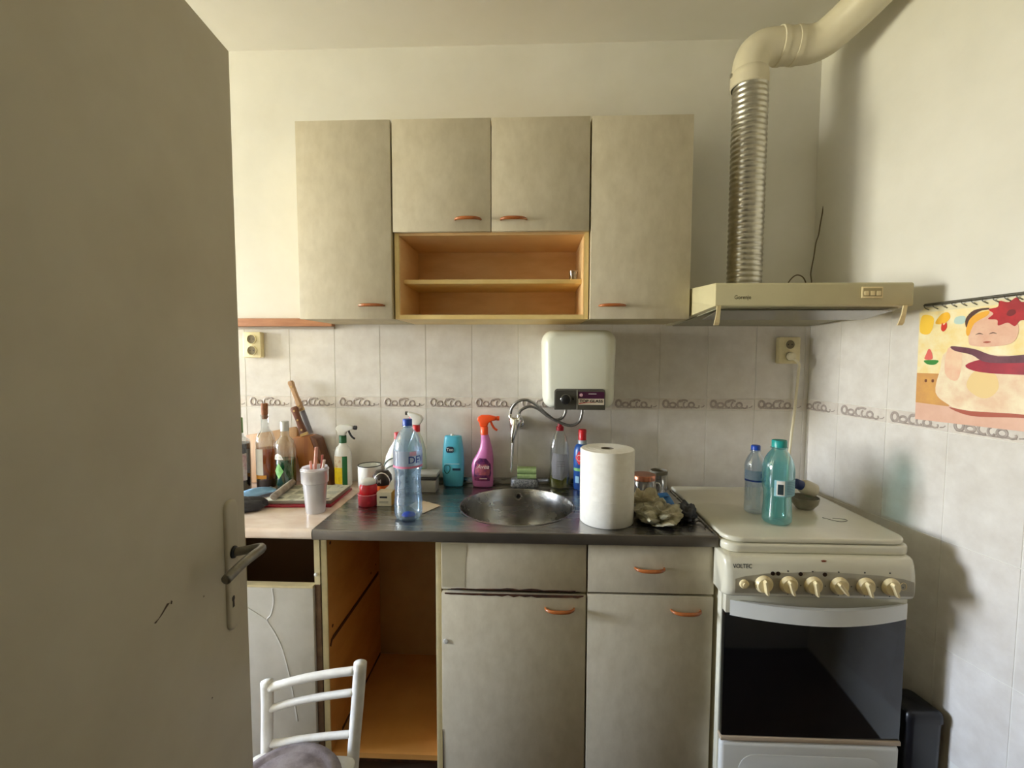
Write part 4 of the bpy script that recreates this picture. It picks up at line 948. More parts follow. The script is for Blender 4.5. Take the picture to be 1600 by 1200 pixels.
# round dark tin with orange base and wire ring
b = T('round_tin', 'small dark tin with orange base and wire hoop between mug and carton', 'tin', (-0.578, -0.215, CT))
lathe('tin_base', [(0.0, 0.0), (0.030, 0.0), (0.034, 0.012), (0.037, 0.046), (0.036, 0.05)], M('tin_orange', srgb(238, 120, 44), srgb(226, 98, 34), 30, 0.4), b, 28, cap=False)
lathe('tin_top', [(0.037, 0.0505), (0.0385, 0.056), (0.036, 0.084), (0.024, 0.102), (0.0, 0.107)], M('tin_dark', srgb(44, 34, 30), srgb(60, 48, 42), 40, 0.35), b, 28, cap=False)
text('tin_print', 'M', 0.022, (0.0, 0.0, 0.068), M('tin_print', srgb(196, 190, 180)), b, wrap=0.0392, bold=0.01)
tube('wire_hoop', [(0.030*math.cos(math.radians(a))+0.012, -0.0405, 0.066+0.036*math.sin(math.radians(a))) for a in range(-20, 201, 20)], 0.0024, chrome, b, 8, 3)
# red jar
b = T('jar', 'small red jar with a white domed lid at the worktop edge', 'jar', (-0.597, -0.318, CT))
lathe('jar_base', [(0.0, 0.0), (0.034, 0.0), (0.037, 0.003), (0.0375, 0.040), (0.036, 0.044)], M('jar_red_dull', srgb(190, 46, 62), srgb(176, 38, 54), 30, 0.3), b, 30, cap=True)
lathe('jar_body', [(0.031, 0.0443), (0.032, 0.047), (0.032, 0.070), (0.028, 0.076), (0.027, 0.079)], red, b, 30)
lathe('jar_lid', [(0.0275, 0.0793), (0.029, 0.081), (0.029, 0.089), (0.025, 0.095), (0.012, 0.098), (0.0, 0.0985)], whitep, b, 28)
tube('jar_rim', [(0.0378*math.cos(2*PI*k/20), 0.0378*math.sin(2*PI*k/20), 0.0425) for k in range(20)], 0.0012, M('rim_pink', srgb(236, 140, 150)), b, 6, 2, closed=True)
# carton
b = T('carton', 'small cream carton with a torn white flap beside the red jar', 'carton', (-0.533, -0.315, CT))
box('carton_body', -0.027, 0.027, -0.022, 0.022, 0.0, 0.052, M('carton_cream', srgb(230, 222, 200), srgb(220, 210, 186), 20, 0.7), b, 0.001)
box('carton_side', 0.0272, 0.0276, -0.021, 0.021, 0.001, 0.051, M('carton_ochre', srgb(204, 160, 70), None, rough=0.7), b)
prism('carton_flap', [(-0.010, 0.0525), (0.026, 0.0525), (0.026, 0.100), (0.018, 0.088), (0.006, 0.066)], 0.016, 0.0175, paper, b, 'xz')
box('carton_print', -0.016, 0.012, -0.0224, -0.0221, 0.030, 0.037, ink, b)
for zz in (0.012, 0.017): box('carton_line', -0.018, 0.016, -0.0224, -0.0221, zz, zz+0.0015, greyp, b)
# big blue water bottle
def water_bottle(name, label, loc, pts, mat, capm, capz, capr, cat='water bottle'):
    b = T(name, label, cat, loc, group='plastic water bottles')
    lathe('bottle_body', pts, mat, b, 36, cap=False, sharp=70)
    cap('cap', capr, capz[0], capz[1], capm, b)
    tube('neck_ring', [(capr*1.08*math.cos(2*PI*k/18), capr*1.08*math.sin(2*PI*k/18), capz[0]-0.003) for k in range(18)], 0.0016, mat, b, 6, 2, closed=True)
    return b
capblue = M('cap_blue', srgb(26, 72, 176), None, rough=0.35)
pts = [(0.0, 0.010), (0.018, 0.008), (0.026, 0.001), (0.040, 0.002), (0.0455, 0.010), (0.0470, 0.03), (0.0462, 0.05), (0.0475, 0.056), (0.0465, 0.062), (0.0440, 0.095), (0.0450, 0.10), (0.0440, 0.106), (0.0425, 0.132), (0.0440, 0.138), (0.0430, 0.145), (0.0440, 0.162), (0.0478, 0.172), (0.0485, 0.180), (0.0485, 0.238), (0.047, 0.248), (0.041, 0.272), (0.031, 0.293), (0.020, 0.305), (0.0145, 0.310), (0.0135, 0.318)]
b = water_bottle('water_bottle', 'large empty blue plastic water bottle standing on the drainer', (-0.413, -0.447, CT), pts, bluepl, capblue, (0.318, 0.340), 0.0160)
lab = CLEAR('label_film', (0.84, 0.86, 0.95, 1), 0.1, 0.45, (0.86, 0.88, 0.98, 1))
patch('label', 0.0489, 0.186, 0.238, -70, 170, lab, b, 26)
patch('label_band', 0.0490, 0.180, 0.187, -70, 170, M('label_rose', srgb(214, 120, 150), None, rough=0.5), b, 26)
text('label_lettering', 'DEVIN', 0.034, (0.062, 0.0, 0.207), M('ink_navy', srgb(24, 44, 116)), b, wrap=0.0492, bold=0.012)
patch('label_bubble', 0.0491, 0.222, 0.236, 22, 50, M('label_pink', srgb(226, 180, 214)), b, 8)
lathe('blue_reflection', [(0.0, 0.011), (0.020, 0.0095), (0.024, 0.011), (0.018, 0.018), (0.0, 0.020)], M('reflection_blue', srgb(22, 60, 190), None, rough=0.3), b, 16, (0.002, -0.006, 0))  # blue reflection at the bottle bottom, put in as a coloured lump
# white bottle with red cap, leaning
b = T('detergent_bottle', 'white detergent bottle with grey stripes and a red cap behind the water bottle', 'bottle', (-0.560, -0.105, CT))
rr = []
for z, cx, rx, ry in ((0.0, 0.0, 0.036, 0.024), (0.006, 0.0, 0.042, 0.027), (0.10, 0.0, 0.043, 0.028), (0.135, 0.002, 0.038, 0.027), (0.170, 0.008, 0.028, 0.022), (0.195, 0.012, 0.016, 0.014), (0.208, 0.013, 0.012, 0.012)):
    rr.append([(cx+rx*math.cos(2*PI*k/24), ry*math.sin(2*PI*k/24), z) for k in range(24)])
loft('bottle_body', rr, whitep, b, sharp=80)
cap('cap', 0.0135, 0.2085, 0.236, M('cap_red', srgb(204, 52, 62), None, rough=0.4), b, loc=(0.013, 0, 0))
for z0 in (0.085, 0.115):
    tube('stripe', [(-0.041, -0.010, z0-0.02), (-0.030, -0.0212, z0), (-0.012, -0.0275, z0+0.014), (0.012, -0.0278, z0+0.022), (0.03, -0.0213, z0+0.024)], 0.0035, M('stripe_grey', srgb(140, 158, 150)), b, 6, 4, flat=0.5)
# white spray with red collar
b = T('spray_bottle', 'white spray bottle with red collar behind the large water bottle', 'spray bottle', (-0.476, -0.07, CT))
lathe('bottle_body', [(0.0, 0.0), (0.036, 0.0), (0.040, 0.006), (0.041, 0.12), (0.038, 0.16), (0.026, 0.205), (0.017, 0.225), (0.0145, 0.236)], CLEAR('milky_green', (0.80, 0.86, 0.80, 1), 0.15, 0.6, (0.80, 0.86, 0.76, 1)), b, 32, sy=0.65)
ol = [(-0.014, 0.262), (0.016, 0.262), (0.024, 0.276), (0.030, 0.288), (0.022, 0.302), (0.000, 0.311), (-0.024, 0.316), (-0.036, 0.317), (-0.036, 0.306), (-0.026, 0.298), (-0.018, 0.282)]
h = prism('sprayer_head', ol, -0.012, 0.012, whitep, b, 'xz', bev=0.005, seg=3)
cap('collar', 0.0155, 0.234, 0.262, red, b)
lathe('nozzle', [(0.008, 0.0), (0.008, 0.009), (0.0, 0.0095)], greyp, h, 14, (-0.046, 0, 0.311), axis='x')
tube('trigger', [(-0.022, 0, 0.298), (-0.027, 0, 0.286), (-0.030, 0, 0.272)], 0.0050, red, h, 8, 4)
patch('label', 0.0416, 0.035, 0.080, 10, 60, M('label_leaf', srgb(120, 170, 70), None, rough=0.5), b, sy=0.65)
# grey box
b = T('storage_box', 'pale grey box with dark lid edge standing by the blue soap bottle', 'box', (-0.424, -0.125, CT))
box('box_body', -0.046, 0.046, -0.035, 0.035, 0.0, 0.050, M('box_grey', srgb(170, 168, 160), srgb(156, 154, 146), 20, 0.5), b, 0.002)
box('box_band', -0.049, 0.049, -0.038, 0.038, 0.0503, 0.064, M('box_dark', srgb(58, 56, 56), None, rough=0.5), b, 0.002)
box('box_lid', -0.050, 0.052, -0.040, 0.040, 0.0643, 0.078, M('box_lid', srgb(178, 178, 174), None, rough=0.5), b, 0.003)
# paper
p = prism('paper_sheet', [(-0.442, -0.330), (-0.372, -0.412), (-0.326, -0.322), (-0.420, -0.262)], CT+0.0008, CT+0.0022, M('paper_tan', srgb(222, 206, 184), None, rough=0.8), None, 'xy')
tag(p, 'folded scrap of tan paper lying on the steel by the bowl', 'paper')
# blue soap bottle
b = T('soap_bottle', 'light blue flat liquid soap bottle with dark printed badge', 'bottle', (-0.323, -0.055, CT))
rr = []
for z, rx, ry in ((0.0, 0.038, 0.018), (0.004, 0.042, 0.021), (0.06, 0.0465, 0.023), (0.11, 0.0465, 0.023), (0.16, 0.043, 0.022), (0.20, 0.038, 0.020), (0.212, 0.036, 0.019), (0.2155, 0.033, 0.017)):
    ring = []
    for k in range(32):
        a = 2*PI*k/32; c_, s2 = math.cos(a), math.sin(a)
        ring.append((rx*abs(c_)**0.7*(1 if c_ > 0 else -1), ry*abs(s2)**0.8*(1 if s2 > 0 else -1), z))
    rr.append(ring)
loft('bottle_body', rr, M('soap_blue', srgb(104, 204, 232), srgb(84, 188, 222), 8, 0.3), b, sharp=80)
cap('cap', 0.007, 0.2158, 0.223, whitep, b, loc=(-0.004, 0, 0))
navy = M('print_navy', srgb(20, 40, 66), None, rough=0.5)
bdg = prism('badge_print', rrect(-0.026, 0.006, 0.146, 0.172, 0.009, 4), -0.0240, -0.0205, navy, b, 'xz')
text('badge_lettering', 'Teo', 0.018, (-0.010, -0.0244, 0.159), whitep, b, bold=0.01)
tube('shield_print', [(-0.033, -0.0238, 0.090), (-0.023, -0.0242, 0.094), (-0.012, -0.0242, 0.089), (-0.012, -0.0242, 0.070), (-0.023, -0.0242, 0.058), (-0.034, -0.0236, 0.070)], 0.0022, M('print_teal', srgb(30, 120, 136)), b, 6, 4, closed=True)
box('bar_print', 0.000, 0.034, -0.0240, -0.0222, 0.071, 0.080, navy, b); box('line_print', -0.034, 0.03, -0.0240, -0.0228, 0.098, 0.0995, whitep, b)
# pink spray
b = T('spray_bottle', 'pink spray bottle with a bright orange trigger head beside the sink bowl', 'spray bottle', (-0.196, -0.06, CT))
rr = []
for z, cx, rx, ry in ((0.0, 0.0, 0.040, 0.020), (0.006, 0.0, 0.043, 0.023), (0.03, -0.001, 0.045, 0.024), (0.09, -0.002, 0.046, 0.024), (0.115, 0.002, 0.043, 0.023), (0.140, 0.009, 0.034, 0.020), (0.165, 0.013, 0.026, 0.017), (0.195, 0.012, 0.020, 0.015), (0.222, 0.008, 0.016, 0.014)):
    rr.append([(cx+rx*math.cos(2*PI*k/28), ry*math.sin(2*PI*k/28), z) for k in range(28)])
loft('bottle_body', rr, M('pink_plastic', srgb(218, 132, 190), srgb(206, 116, 178), 8, 0.3), b, sharp=80)
orange = M('orange_plastic', srgb(255, 92, 40), None, rough=0.35)
trigger(b, 0.006, 0.222, 1, orange, orange, orange, 1.12)
plum = M('spray_plum', srgb(92, 34, 92), srgb(150, 56, 110), 60, 0.5, lo=0.45, hi=0.6)
def ell(name, pts, rx, ry, cx, mat, parent, off=1.03):
    P = []
    for (x, z), (x2_, z2) in zip(pts, pts[1:]+pts[:1]):
        for k in range(5): P.append((x+(x2_-x)*k/5, z+(z2-z)*k/5))
    def yy(x): return -ry*off*math.sqrt(max(0.02, 1-((x-cx)/(rx*off))**2))
    n = len(P); cm = sum(p[0] for p in P)/n; cz_ = sum(p[1] for p in P)/n
    vs = [(x, yy(x)-0.0006, z) for x, z in P]+[((x+cm)/2, yy((x+cm)/2)-0.0006, (z+cz_)/2) for x, z in P]+[(cm, yy(cm)-0.0006, cz_)]
    fs = [(i, (i+1) % n, n+(i+1) % n, n+i) for i in range(n)]+[(n+i, n+(i+1) % n, 2*n) for i in range(n)]
    me = bpy.data.meshes.new(name); me.from_pydata(vs, [], fs); me.update(); return link(name, me, mat, parent)
ell('label', [(-0.034, 0.03), (0.030, 0.028), (0.036, 0.060), (0.034, 0.10), (0.016, 0.124), (-0.012, 0.126), (-0.030, 0.108), (-0.036, 0.07)], 0.045, 0.024, -0.001, plum, b)
ell('label_stain', [(-0.032, 0.055), (0.028, 0.052), (0.032, 0.075), (0.02, 0.10), (-0.02, 0.10), (-0.032, 0.08)], 0.045, 0.0246, -0.001, M('spray_rose', srgb(150, 70, 112), srgb(196, 104, 110), 80, 0.5), b)
text('label_lettering', 'Avea', 0.026, (0.002, -0.0275, 0.090), M('print_pale', srgb(246, 220, 214)), b, italic=0.3, bold=0.008)
box('label_line', -0.012, 0.020, -0.0278, -0.0274, 0.038, 0.042, M('print_pale', srgb(246, 220, 214)), b)
# soap dish and sponges
b = T('soap_dish', 'grey speckled soap dish on the back edge of the sink', 'soap dish', (-0.020, -0.052, CT))
rr = []
for z, rx, ry in ((0.0, 0.054, 0.026), (0.004, 0.060, 0.029), (0.030, 0.056, 0.027), (0.036, 0.052, 0.025)):
    rr.append([(x, y, z) for x, y in rrect(-rx, rx, -ry, ry, 0.018, 4)])
loft('dish', rr, M('steel_wool', srgb(184, 186, 190), srgb(108, 112, 118), 140, 0.4, metal=0.4, bump=0.8, bscale=200, lo=0.4, hi=0.6), b, sharp=60)
spm = M('sponge_green', srgb(170, 192, 134), srgb(146, 172, 110), 80, 0.9, bump=0.5, bscale=200)
for i, (z, lab_) in enumerate(((0.0362, 'green sponge lying directly on the soap dish'), (0.0590, 'green sponge on top of another sponge'))):
    s_ = prism('sponge', rrect(-0.026, 0.026, 0.0, 0.0222, 0.009, 5), -0.040, 0.040, spm, None, 'yz', smooth=True)
    local(s_, (-0.010, -0.052, CT+z)); tag(s_, lab_, 'sponge', 'sponges on the soap dish')
# dish detergent, clear
b = T('detergent_bottle', 'clear dish soap bottle with red cap, yellow liquid left at the bottom', 'bottle', (0.128, -0.06, CT))
prof = [(0.0, 0.0), (0.038, 0.0), (0.043, 0.006), (0.043, 0.05), (0.041, 0.10), (0.041, 0.14), (0.037, 0.18), (0.028, 0.215), (0.018, 0.235), (0.0145, 0.242)]
lathe('bottle_body', prof, clearpl, b, 32, cap=False, sy=0.62)
lathe('contents', [(0.0, 0.003), (0.037, 0.003), (0.041, 0.008), (0.0412, 0.048), (0.0, 0.0485)], CLEAR('yellow_liquid', (0.62, 0.60, 0.10, 1), 0.1, 0.35, (0.42, 0.42, 0.04, 1)), b, 32, sy=0.60)
lathe('cap', [(0.0155, 0.242), (0.0155, 0.258), (0.010, 0.261), (0.008, 0.272), (0.0, 0.273)], M('cap_dark_red', srgb(176, 30, 44), None, rough=0.4), b, 20)
ell('label', [(-0.032, 0.045), (0.010, 0.036), (0.033, 0.06), (0.034, 0.11), (0.030, 0.145), (-0.030, 0.150), (-0.035, 0.11)], 0.042, 0.026, 0.0, CLEAR('label_frost', (0.7, 0.7, 0.78, 1), 0.1, 0.6, (0.66, 0.66, 0.74, 1)), b)
for zz in (0.095, 0.105, 0.115): box('label_line', -0.012, 0.020, -0.0275, -0.0272, zz, zz+0.0012, greyp, b)
# blue bottle with red cap
b = T('detergent_bottle', 'blue detergent bottle with tall red cap, half behind the paper roll', 'bottle', (0.220, -0.075, CT))
lathe('bottle_body', [(0.0, 0.0), (0.032, 0.0), (0.035, 0.006), (0.036, 0.13), (0.034, 0.165), (0.026, 0.185), (0.0185, 0.190)], M('bottle_blue', srgb(34, 86, 160), srgb(26, 66, 136), 14, 0.35), b, 30, cap=True, sy=0.8)
lathe('neck', [(0.018, 0.190), (0.018, 0.204), (0.016, 0.206)], M('neck_grey', srgb(170, 182, 192), None, rough=0.3), b, 24)
cap('cap', 0.0165, 0.206, 0.250, red, b)
wrap_poly('label', [(-0.034, 0.135), (-0.016, 0.105), (0.004, 0.135), (-0.016, 0.165)], 0.0375, M('label_red', srgb(214, 46, 60), None, rough=0.5), b, sy=0.82)
tube('label_ring', [(math.sin((-0.016+0.009*math.cos(2*PI*k/12))/0.0375)*0.038, -math.cos((-0.016+0.009*math.cos(2*PI*k/12))/0.0375)*0.038*0.82, 0.135+0.012*math.sin(2*PI*k/12)) for k in range(12)], 0.0010, whitep, b, 6, 2, closed=True)
patch('label_stripe', 0.0372, 0.080, 0.092, -70, 30, M('stripe_lime', srgb(120, 180, 110)), b, sy=0.82)
patch('label_box', 0.0372, 0.030, 0.058, -52, -24, M('label_sky', srgb(150, 196, 226)), b, sy=0.82)
# paper towel roll
b = T('paper_towel_roll', 'large white paper towel roll standing at the front of the sink', 'paper roll', (0.262, -0.444, CT))
pt = M('tissue', srgb(244, 242, 234), srgb(238, 235, 226), 40, 0.9, bump=0.15, bscale=120)
lathe('paper', [(0.022, 0.0), (0.086, 0.0), (0.089, 0.003), (0.0895, 0.085), (0.0888, 0.0856), (0.0895, 0.0862), (0.0895, 0.243), (0.087, 0.246), (0.022, 0.246), (0.022, 0.0)], pt, b, 56, cap=False)
lathe('core', [(0.0215, 0.001), (0.0215, 0.2455), (0.0195, 0.2455), (0.0195, 0.001)], M('card_core', srgb(120, 110, 92), None, rough=0.9), b, 28, cap=False)
lathe('core_shade', [(0.0193, 0.20), (0.0, 0.20)], M('core_shade_paint', srgb(60, 54, 44), None, rough=0.9), b, 24, cap=False)  # dark disc in the open core, shade of the hollow as colour
for f in (0.35, 0.55, 0.75):
    r_ = 0.022+0.065*f
    tube('paper_layer', [(r_*math.cos(2*PI*k/24), r_*math.sin(2*PI*k/24), 0.2458) for k in range(24)], 0.0008, pt, b, 5, 2, closed=True)
# glass jar with copper lid
b = T('glass_jar', 'ribbed glass with copper rim behind the paper roll', 'glass', (0.432, -0.245, CT))
lathe('jar_body', [(0.0, 0.0), (0.038, 0.0), (0.042, 0.004), (0.043, 0.085), (0.041, 0.088)], CLEAR('smoky_glass', (0.78, 0.74, 0.72, 1), 0.3, 0.25, (0.5, 0.44, 0.40, 1)), b, 30, cap=False)
for k in range(14):
    a = 2*PI*k/14; tube('rib', [(0.0432*math.cos(a), 0.0432*math.sin(a), 0.008), (0.0438*math.cos(a), 0.0438*math.sin(a), 0.082)], 0.003, CLEAR('rib_glass', (0.8, 0.78, 0.78, 1), 0.5), b, 6, 1)
copper = M('copper', srgb(196, 132, 104), srgb(166, 104, 78), 20, 0.25, metal=0.85)
lathe('rim', [(0.0425, 0.0885), (0.0455, 0.090), (0.0455, 0.106), (0.043, 0.109), (0.0, 0.1095)], copper, b, 30)
tube('jar_handle', [(0.043, 0, 0.075), (0.060, 0, 0.070), (0.062, 0, 0.040), (0.044, 0, 0.022)], 0.004, chrome, b, 8, 4)
b = T('glass_tumbler', 'clear ribbed tumbler between the copper-rimmed glass and the cooker', 'glass', (0.512, -0.165, CT))
lathe('glass_body', [(0.0, 0.0), (0.026, 0.0), (0.029, 0.003), (0.033, 0.090), (0.031, 0.090), (0.027, 0.006), (0.0, 0.006)], CLEAR('tumbler_glass', (0.80, 0.80, 0.79, 1), 0.35), b, 28, cap=False)
lathe('glass_rim', [(0.0332, 0.0903), (0.034, 0.092), (0.034, 0.104), (0.031, 0.105), (0.031, 0.0903)], M('rim_grey', srgb(128, 122, 108), None, rough=0.4), b, 28, cap=False)
# crumpled bags
def crumple(name, rx, ry, rz, mat, seed, amp=0.35):
    bm = bmesh.new(); bmesh.ops.create_icosphere(bm, subdivisions=4, radius=1.0)
    rnd = random.Random(seed); dirs = [(Vector((rnd.uniform(-1, 1), rnd.uniform(-1, 1), rnd.uniform(-1, 1))).normalized(), rnd.uniform(2.5, 7), rnd.uniform(0, 6)) for _ in range(12)]
    for v in bm.verts:
        p = v.co.copy(); f = 1.0
        for d_, fr, ph in dirs: f += amp*0.22*abs(math.sin(fr*p.dot(d_)+ph))-amp*0.11
        v.co = Vector((p.x*rx*f, p.y*ry*f, max(0.0, (p.z+0.72)*rz*f*0.7)))
    for f_ in bm.faces: f_.smooth = amp < 0.7
    me = bpy.data.meshes.new(name); bm.to_mesh(me); bm.free()
    return link(name, me, mat)
bagm = CLEAR('bag_film', (0.78, 0.78, 0.68, 1), 0.5, 0.65, (0.58, 0.56, 0.44, 1), 0.15)
bg1 = crumple('plastic_bag', 0.056, 0.054, 0.036, M('bag_olive', srgb(196, 190, 164), srgb(120, 116, 92), 22, 0.3, bump=0.6, bscale=50), 3, 0.85); bg1.location = (0.432, -0.452, CT+0.001)
tag(bg1, 'crumpled olive plastic bag right of the paper roll', 'bag')
bg2 = crumple('plastic_bag', 0.038, 0.026, 0.046, M('bag_cream', srgb(214, 204, 174), srgb(176, 166, 134), 26, 0.4, bump=0.5, bscale=50), 8, 0.8); bg2.location = (0.418, -0.345, CT+0.001)
tag(bg2, 'crumpled cream paper bag in front of the copper-rimmed glass', 'bag')
bg3 = crumple('cloth', 0.026, 0.036, 0.036, M('cloth_slate', srgb(84, 86, 96), srgb(62, 64, 72), 30, 0.8, bump=0.4, bscale=60), 5, 0.5); bg3.location = (0.540, -0.418, CT+0.001)
tag(bg3, 'slate grey crumpled cloth beside the cooker', 'cloth')
pk = T('sachet', 'small bright blue sachet leaning on the crumpled bags', 'sachet', (0.500, -0.310, CT), 0.35)
rr = []
for t, w_, h_ in ((0.0, 0.020, 0.0005), (0.3, 0.022, 0.006), (0.7, 0.022, 0.006), (1.0, 0.020, 0.0005)):
    y_ = -0.022+0.044*t; zc = 0.020+0.030*t
    rr.append([(-w_, y_, zc), (-w_*0.5, y_, zc+h_), (w_*0.5, y_, zc+h_), (w_, y_, zc), (w_*0.5, y_, zc-h_), (-w_*0.5, y_, zc-h_)])
loft('sachet_body', rr, M('sachet_blue', srgb(70, 140, 206), srgb(50, 112, 186), 30, 0.35), pk, sharp=60)
box('sachet_print', -0.009, 0.009, -0.004, 0.006, 0.042, 0.043, M('print_deep', srgb(26, 60, 130)), pk)
hk = tube('wire_hook', [(0.552, -0.405, CT+0.006), (0.562, -0.385, CT+0.022), (0.572, -0.372, CT+0.034), (0.582, -0.365, CT+0.030), (0.580, -0.372, CT+0.016), (0.570, -0.385, CT+0.008)], 0.0020, M('hook_grey', srgb(90, 88, 84), None, rough=0.4, metal=0.7), None, 8, 5)
tag(hk, 'small bent wire hook at the cooker edge of the sink', 'hook')
hk2 = tube('wire_piece', [(0.545, -0.47, CT+0.003), (0.565, -0.455, CT+0.006), (0.572, -0.475, CT+0.006), (0.570, -0.505, CT+0.003)], 0.0024, M('hook_dark', srgb(60, 56, 50)), None, 8, 5)
tag(hk2, 'short curved dark strap on the steel next to the cooker lid', 'strap')
# plastic cups with sticks
cupm = CLEAR('cup_plastic', (0.96, 0.95, 0.96, 1), 0.15, 0.62, (0.97, 0.96, 0.97, 1), 0.2)
b = T('plastic_cup', 'stack of white disposable plastic cups on the marbled worktop', 'cup', (-0.757, -0.405, CT))
lathe('cup', [(0.0, 0.002), (0.030, 0.001), (0.032, 0.0), (0.041, 0.105), (0.0455, 0.108), (0.0465, 0.150), (0.0485, 0.152), (0.0470, 0.155), (0.0445, 0.150), (0.0395, 0.105), (0.030, 0.006), (0.0, 0.006)], cupm, b, 36, cap=False)
lathe('inner_cup', [(0.0, 0.030), (0.028, 0.030), (0.038, 0.110), (0.0425, 0.135), (0.0430, 0.162), (0.0415, 0.162), (0.0400, 0.120), (0.027, 0.034), (0.0, 0.034)], cupm, b, 32, cap=False)
stk = M('stick_pink', srgb(232, 176, 160), srgb(222, 150, 138), 30, 0.4); stk2 = M('stick_rose', srgb(206, 110, 104), None, rough=0.4)
def stick(name, lab_, p0, p1, w_, m_):
    o = tube(name, [p0, ((p0[0]+p1[0])/2, (p0[1]+p1[1])/2, (p0[2]+p1[2])/2), p1], w_, m_, None, 8, 3, flat=0.55); tag(o, lab_, 'stick', 'stirrers in the plastic cup'); return o
cx, cy = -0.757, -0.405
stick('stirrer', 'tallest pink stirrer standing in the plastic cup', (cx-0.004, cy-0.012, CT+0.036), (cx+0.010, cy-0.004, CT+0.232), 0.0085, stk)
stick('stirrer', 'dull red stirrer in the plastic cup behind the tallest one', (cx+0.008, cy+0.008, CT+0.036), (cx+0.026, cy+0.006, CT+0.202), 0.0065, stk2)
stick('stirrer', 'short pale stirrer leaning right in the plastic cup', (cx+0.012, cy-0.012, CT+0.036), (cx+0.038, cy-0.006, CT+0.188), 0.0075, M('stick_cream', srgb(240, 214, 204), None, rough=0.4))
stick('stirrer', 'short pink stirrer leaning left in the plastic cup', (cx-0.008, cy+0.006, CT+0.036), (cx-0.016, cy+0.004, CT+0.180), 0.0065, stk)
# magazines
def quad(name, pts, z0, z1, m_, parent=None): return prism(name, pts, z0, z1, m_, parent, 'xy', bev=0.001)
mg = quad('folder', [(-0.985, -0.375), (-0.722, -0.360), (-0.728, -0.142), (-0.985, -0.150)], CT+0.0008, CT+0.0090, M('folder_red', srgb(156, 30, 52), srgb(138, 24, 44), 20, 0.4))
tag(mg, 'red folder under the newspapers on the worktop', 'folder')
news = M('newsprint', srgb(206, 206, 190), srgb(120, 124, 112), 26, 0.8, lo=0.52, hi=0.72, detail=6)
mg = quad('newspaper', [(-0.978, -0.362), (-0.727, -0.348), (-0.733, -0.146), (-0.978, -0.154)], CT+0.0094, CT+0.0215, M('news_edge', srgb(150, 142, 130), srgb(116, 108, 98), 60, 0.9, stretch=(1, 1, 30)))
tag(mg, 'folded stack of newspapers behind the plastic cups', 'newspaper')
quad('top_page', [(-0.977, -0.361), (-0.728, -0.347), (-0.734, -0.147), (-0.977, -0.155)], CT+0.0217, CT+0.0225, news, mg)
for i_ in range(11):
    u_, v_ = (i_ % 4)*0.058, (i_//4)*0.062
    box('printed_block', -0.962+u_, -0.962+u_+0.046, -0.335+v_, -0.335+v_+(0.040 if i_ % 3 else 0.014), CT+0.0226, CT+0.0228, M('print_block_%d' % (i_ % 3), srgb(*((92, 98, 88), (150, 152, 140), (176, 176, 160))[i_ % 3]), srgb(*((140, 146, 132), (190, 190, 176), (120, 124, 112))[i_ % 3]), 90, 0.8, stretch=(1, 6, 1)), mg)
# dark pouch and face mask
po = crumple('pouch', 0.075, 0.036, 0.034, M('pouch_dark', srgb(52, 52, 58), srgb(34, 34, 40), 20, 0.6, bump=0.3, bscale=60), 11, 0.42); po.location = (-1.030, -0.412, CT+0.001); po.rotation_euler = (0, 0, 0.2)
tag(po, 'dark pouch lying on the worktop near the door handle', 'pouch')
mk = T('face_mask', 'light blue disposable face mask lying behind the dark pouch', 'mask', (-1.080, -0.248, CT), 0.9)
vs = []; fs = []
nx, ny = 16, 8
for j in range(ny+1):
    for i in range(nx+1):
        u, v = i/nx, j/ny
        vs.append((-0.080+0.16*u, -0.040+0.08*v, 0.006+0.022*math.sin(PI*u)*math.sin(PI*v)+0.0020*math.sin(v*PI*6)+0.010*u))
for j in range(ny):
    for i in range(nx): a = j*(nx+1)+i; fs.append((a, a+1, a+nx+2, a+nx+1))
mm = mesh('mask_sheet', vs, fs, M('mask_blue', srgb(140, 184, 226), srgb(120, 166, 212), 30, 0.8), mk, True)
mo = mm.modifiers.new('thick', 'SOLIDIFY'); mo.thickness = 0.0015
tube('ear_loop', [(0.079, -0.036, 0.016), (0.095, -0.03, 0.008), (0.099, 0.0, 0.004), (0.095, 0.03, 0.008), (0.079, 0.036, 0.016)], 0.0014, paper, mk, 6, 5)
rl = T('rolled_leaflet', 'grey rolled leaflet between the pouch and the newspapers', 'leaflet', (-0.950, -0.262, CT+0.0227), 1.72)
lathe('paper_roll', [(0.0115, -0.098), (0.013, -0.095), (0.0135, 0.095), (0.0115, 0.098)], M('leaflet_grey', srgb(178, 168, 156), srgb(134, 124, 114), 30, 0.7), rl, 18, (0, 0, 0.0137), axis='x')
# things on the cooker lid
pts = [(0.0, 0.008), (0.018, 0.006), (0.026, 0.001), (0.038, 0.002), (0.0435, 0.010), (0.0440, 0.03), (0.0415, 0.060), (0.0405, 0.085), (0.0420, 0.105), (0.0465, 0.122), (0.0475, 0.130), (0.0475, 0.178), (0.0460, 0.190), (0.0400, 0.212), (0.0310, 0.228), (0.0235, 0.238), (0.0205, 0.244), (0.0195, 0.250)]
b = water_bottle('water_bottle', 'teal green plastic water bottle at the front of the cooker lid', (0.812, -0.470, LT), pts, tealpl, M('cap_teal', srgb(30, 150, 146), None, rough=0.35), (0.250, 0.272), 0.0225)
patch('label', 0.0479, 0.098, 0.150, -40, 62, M('label_aqua', srgb(150, 200, 214), srgb(140, 190, 206), 20, 0.5), b, 18)
patch('label_frame', 0.0482, 0.101, 0.148, -32, -4, paper, b, 8); patch('label_picture', 0.0484, 0.104, 0.137, -28, -8, M('print_bottle', srgb(40, 58, 66), None, rough=0.5), b, 8)
for zz in range(8): patch('label_line', 0.0482, 0.106+0.0052*zz, 0.1075+0.0052*zz, 4, 50, M('line_blue', srgb(96, 140, 176)), b, 8)
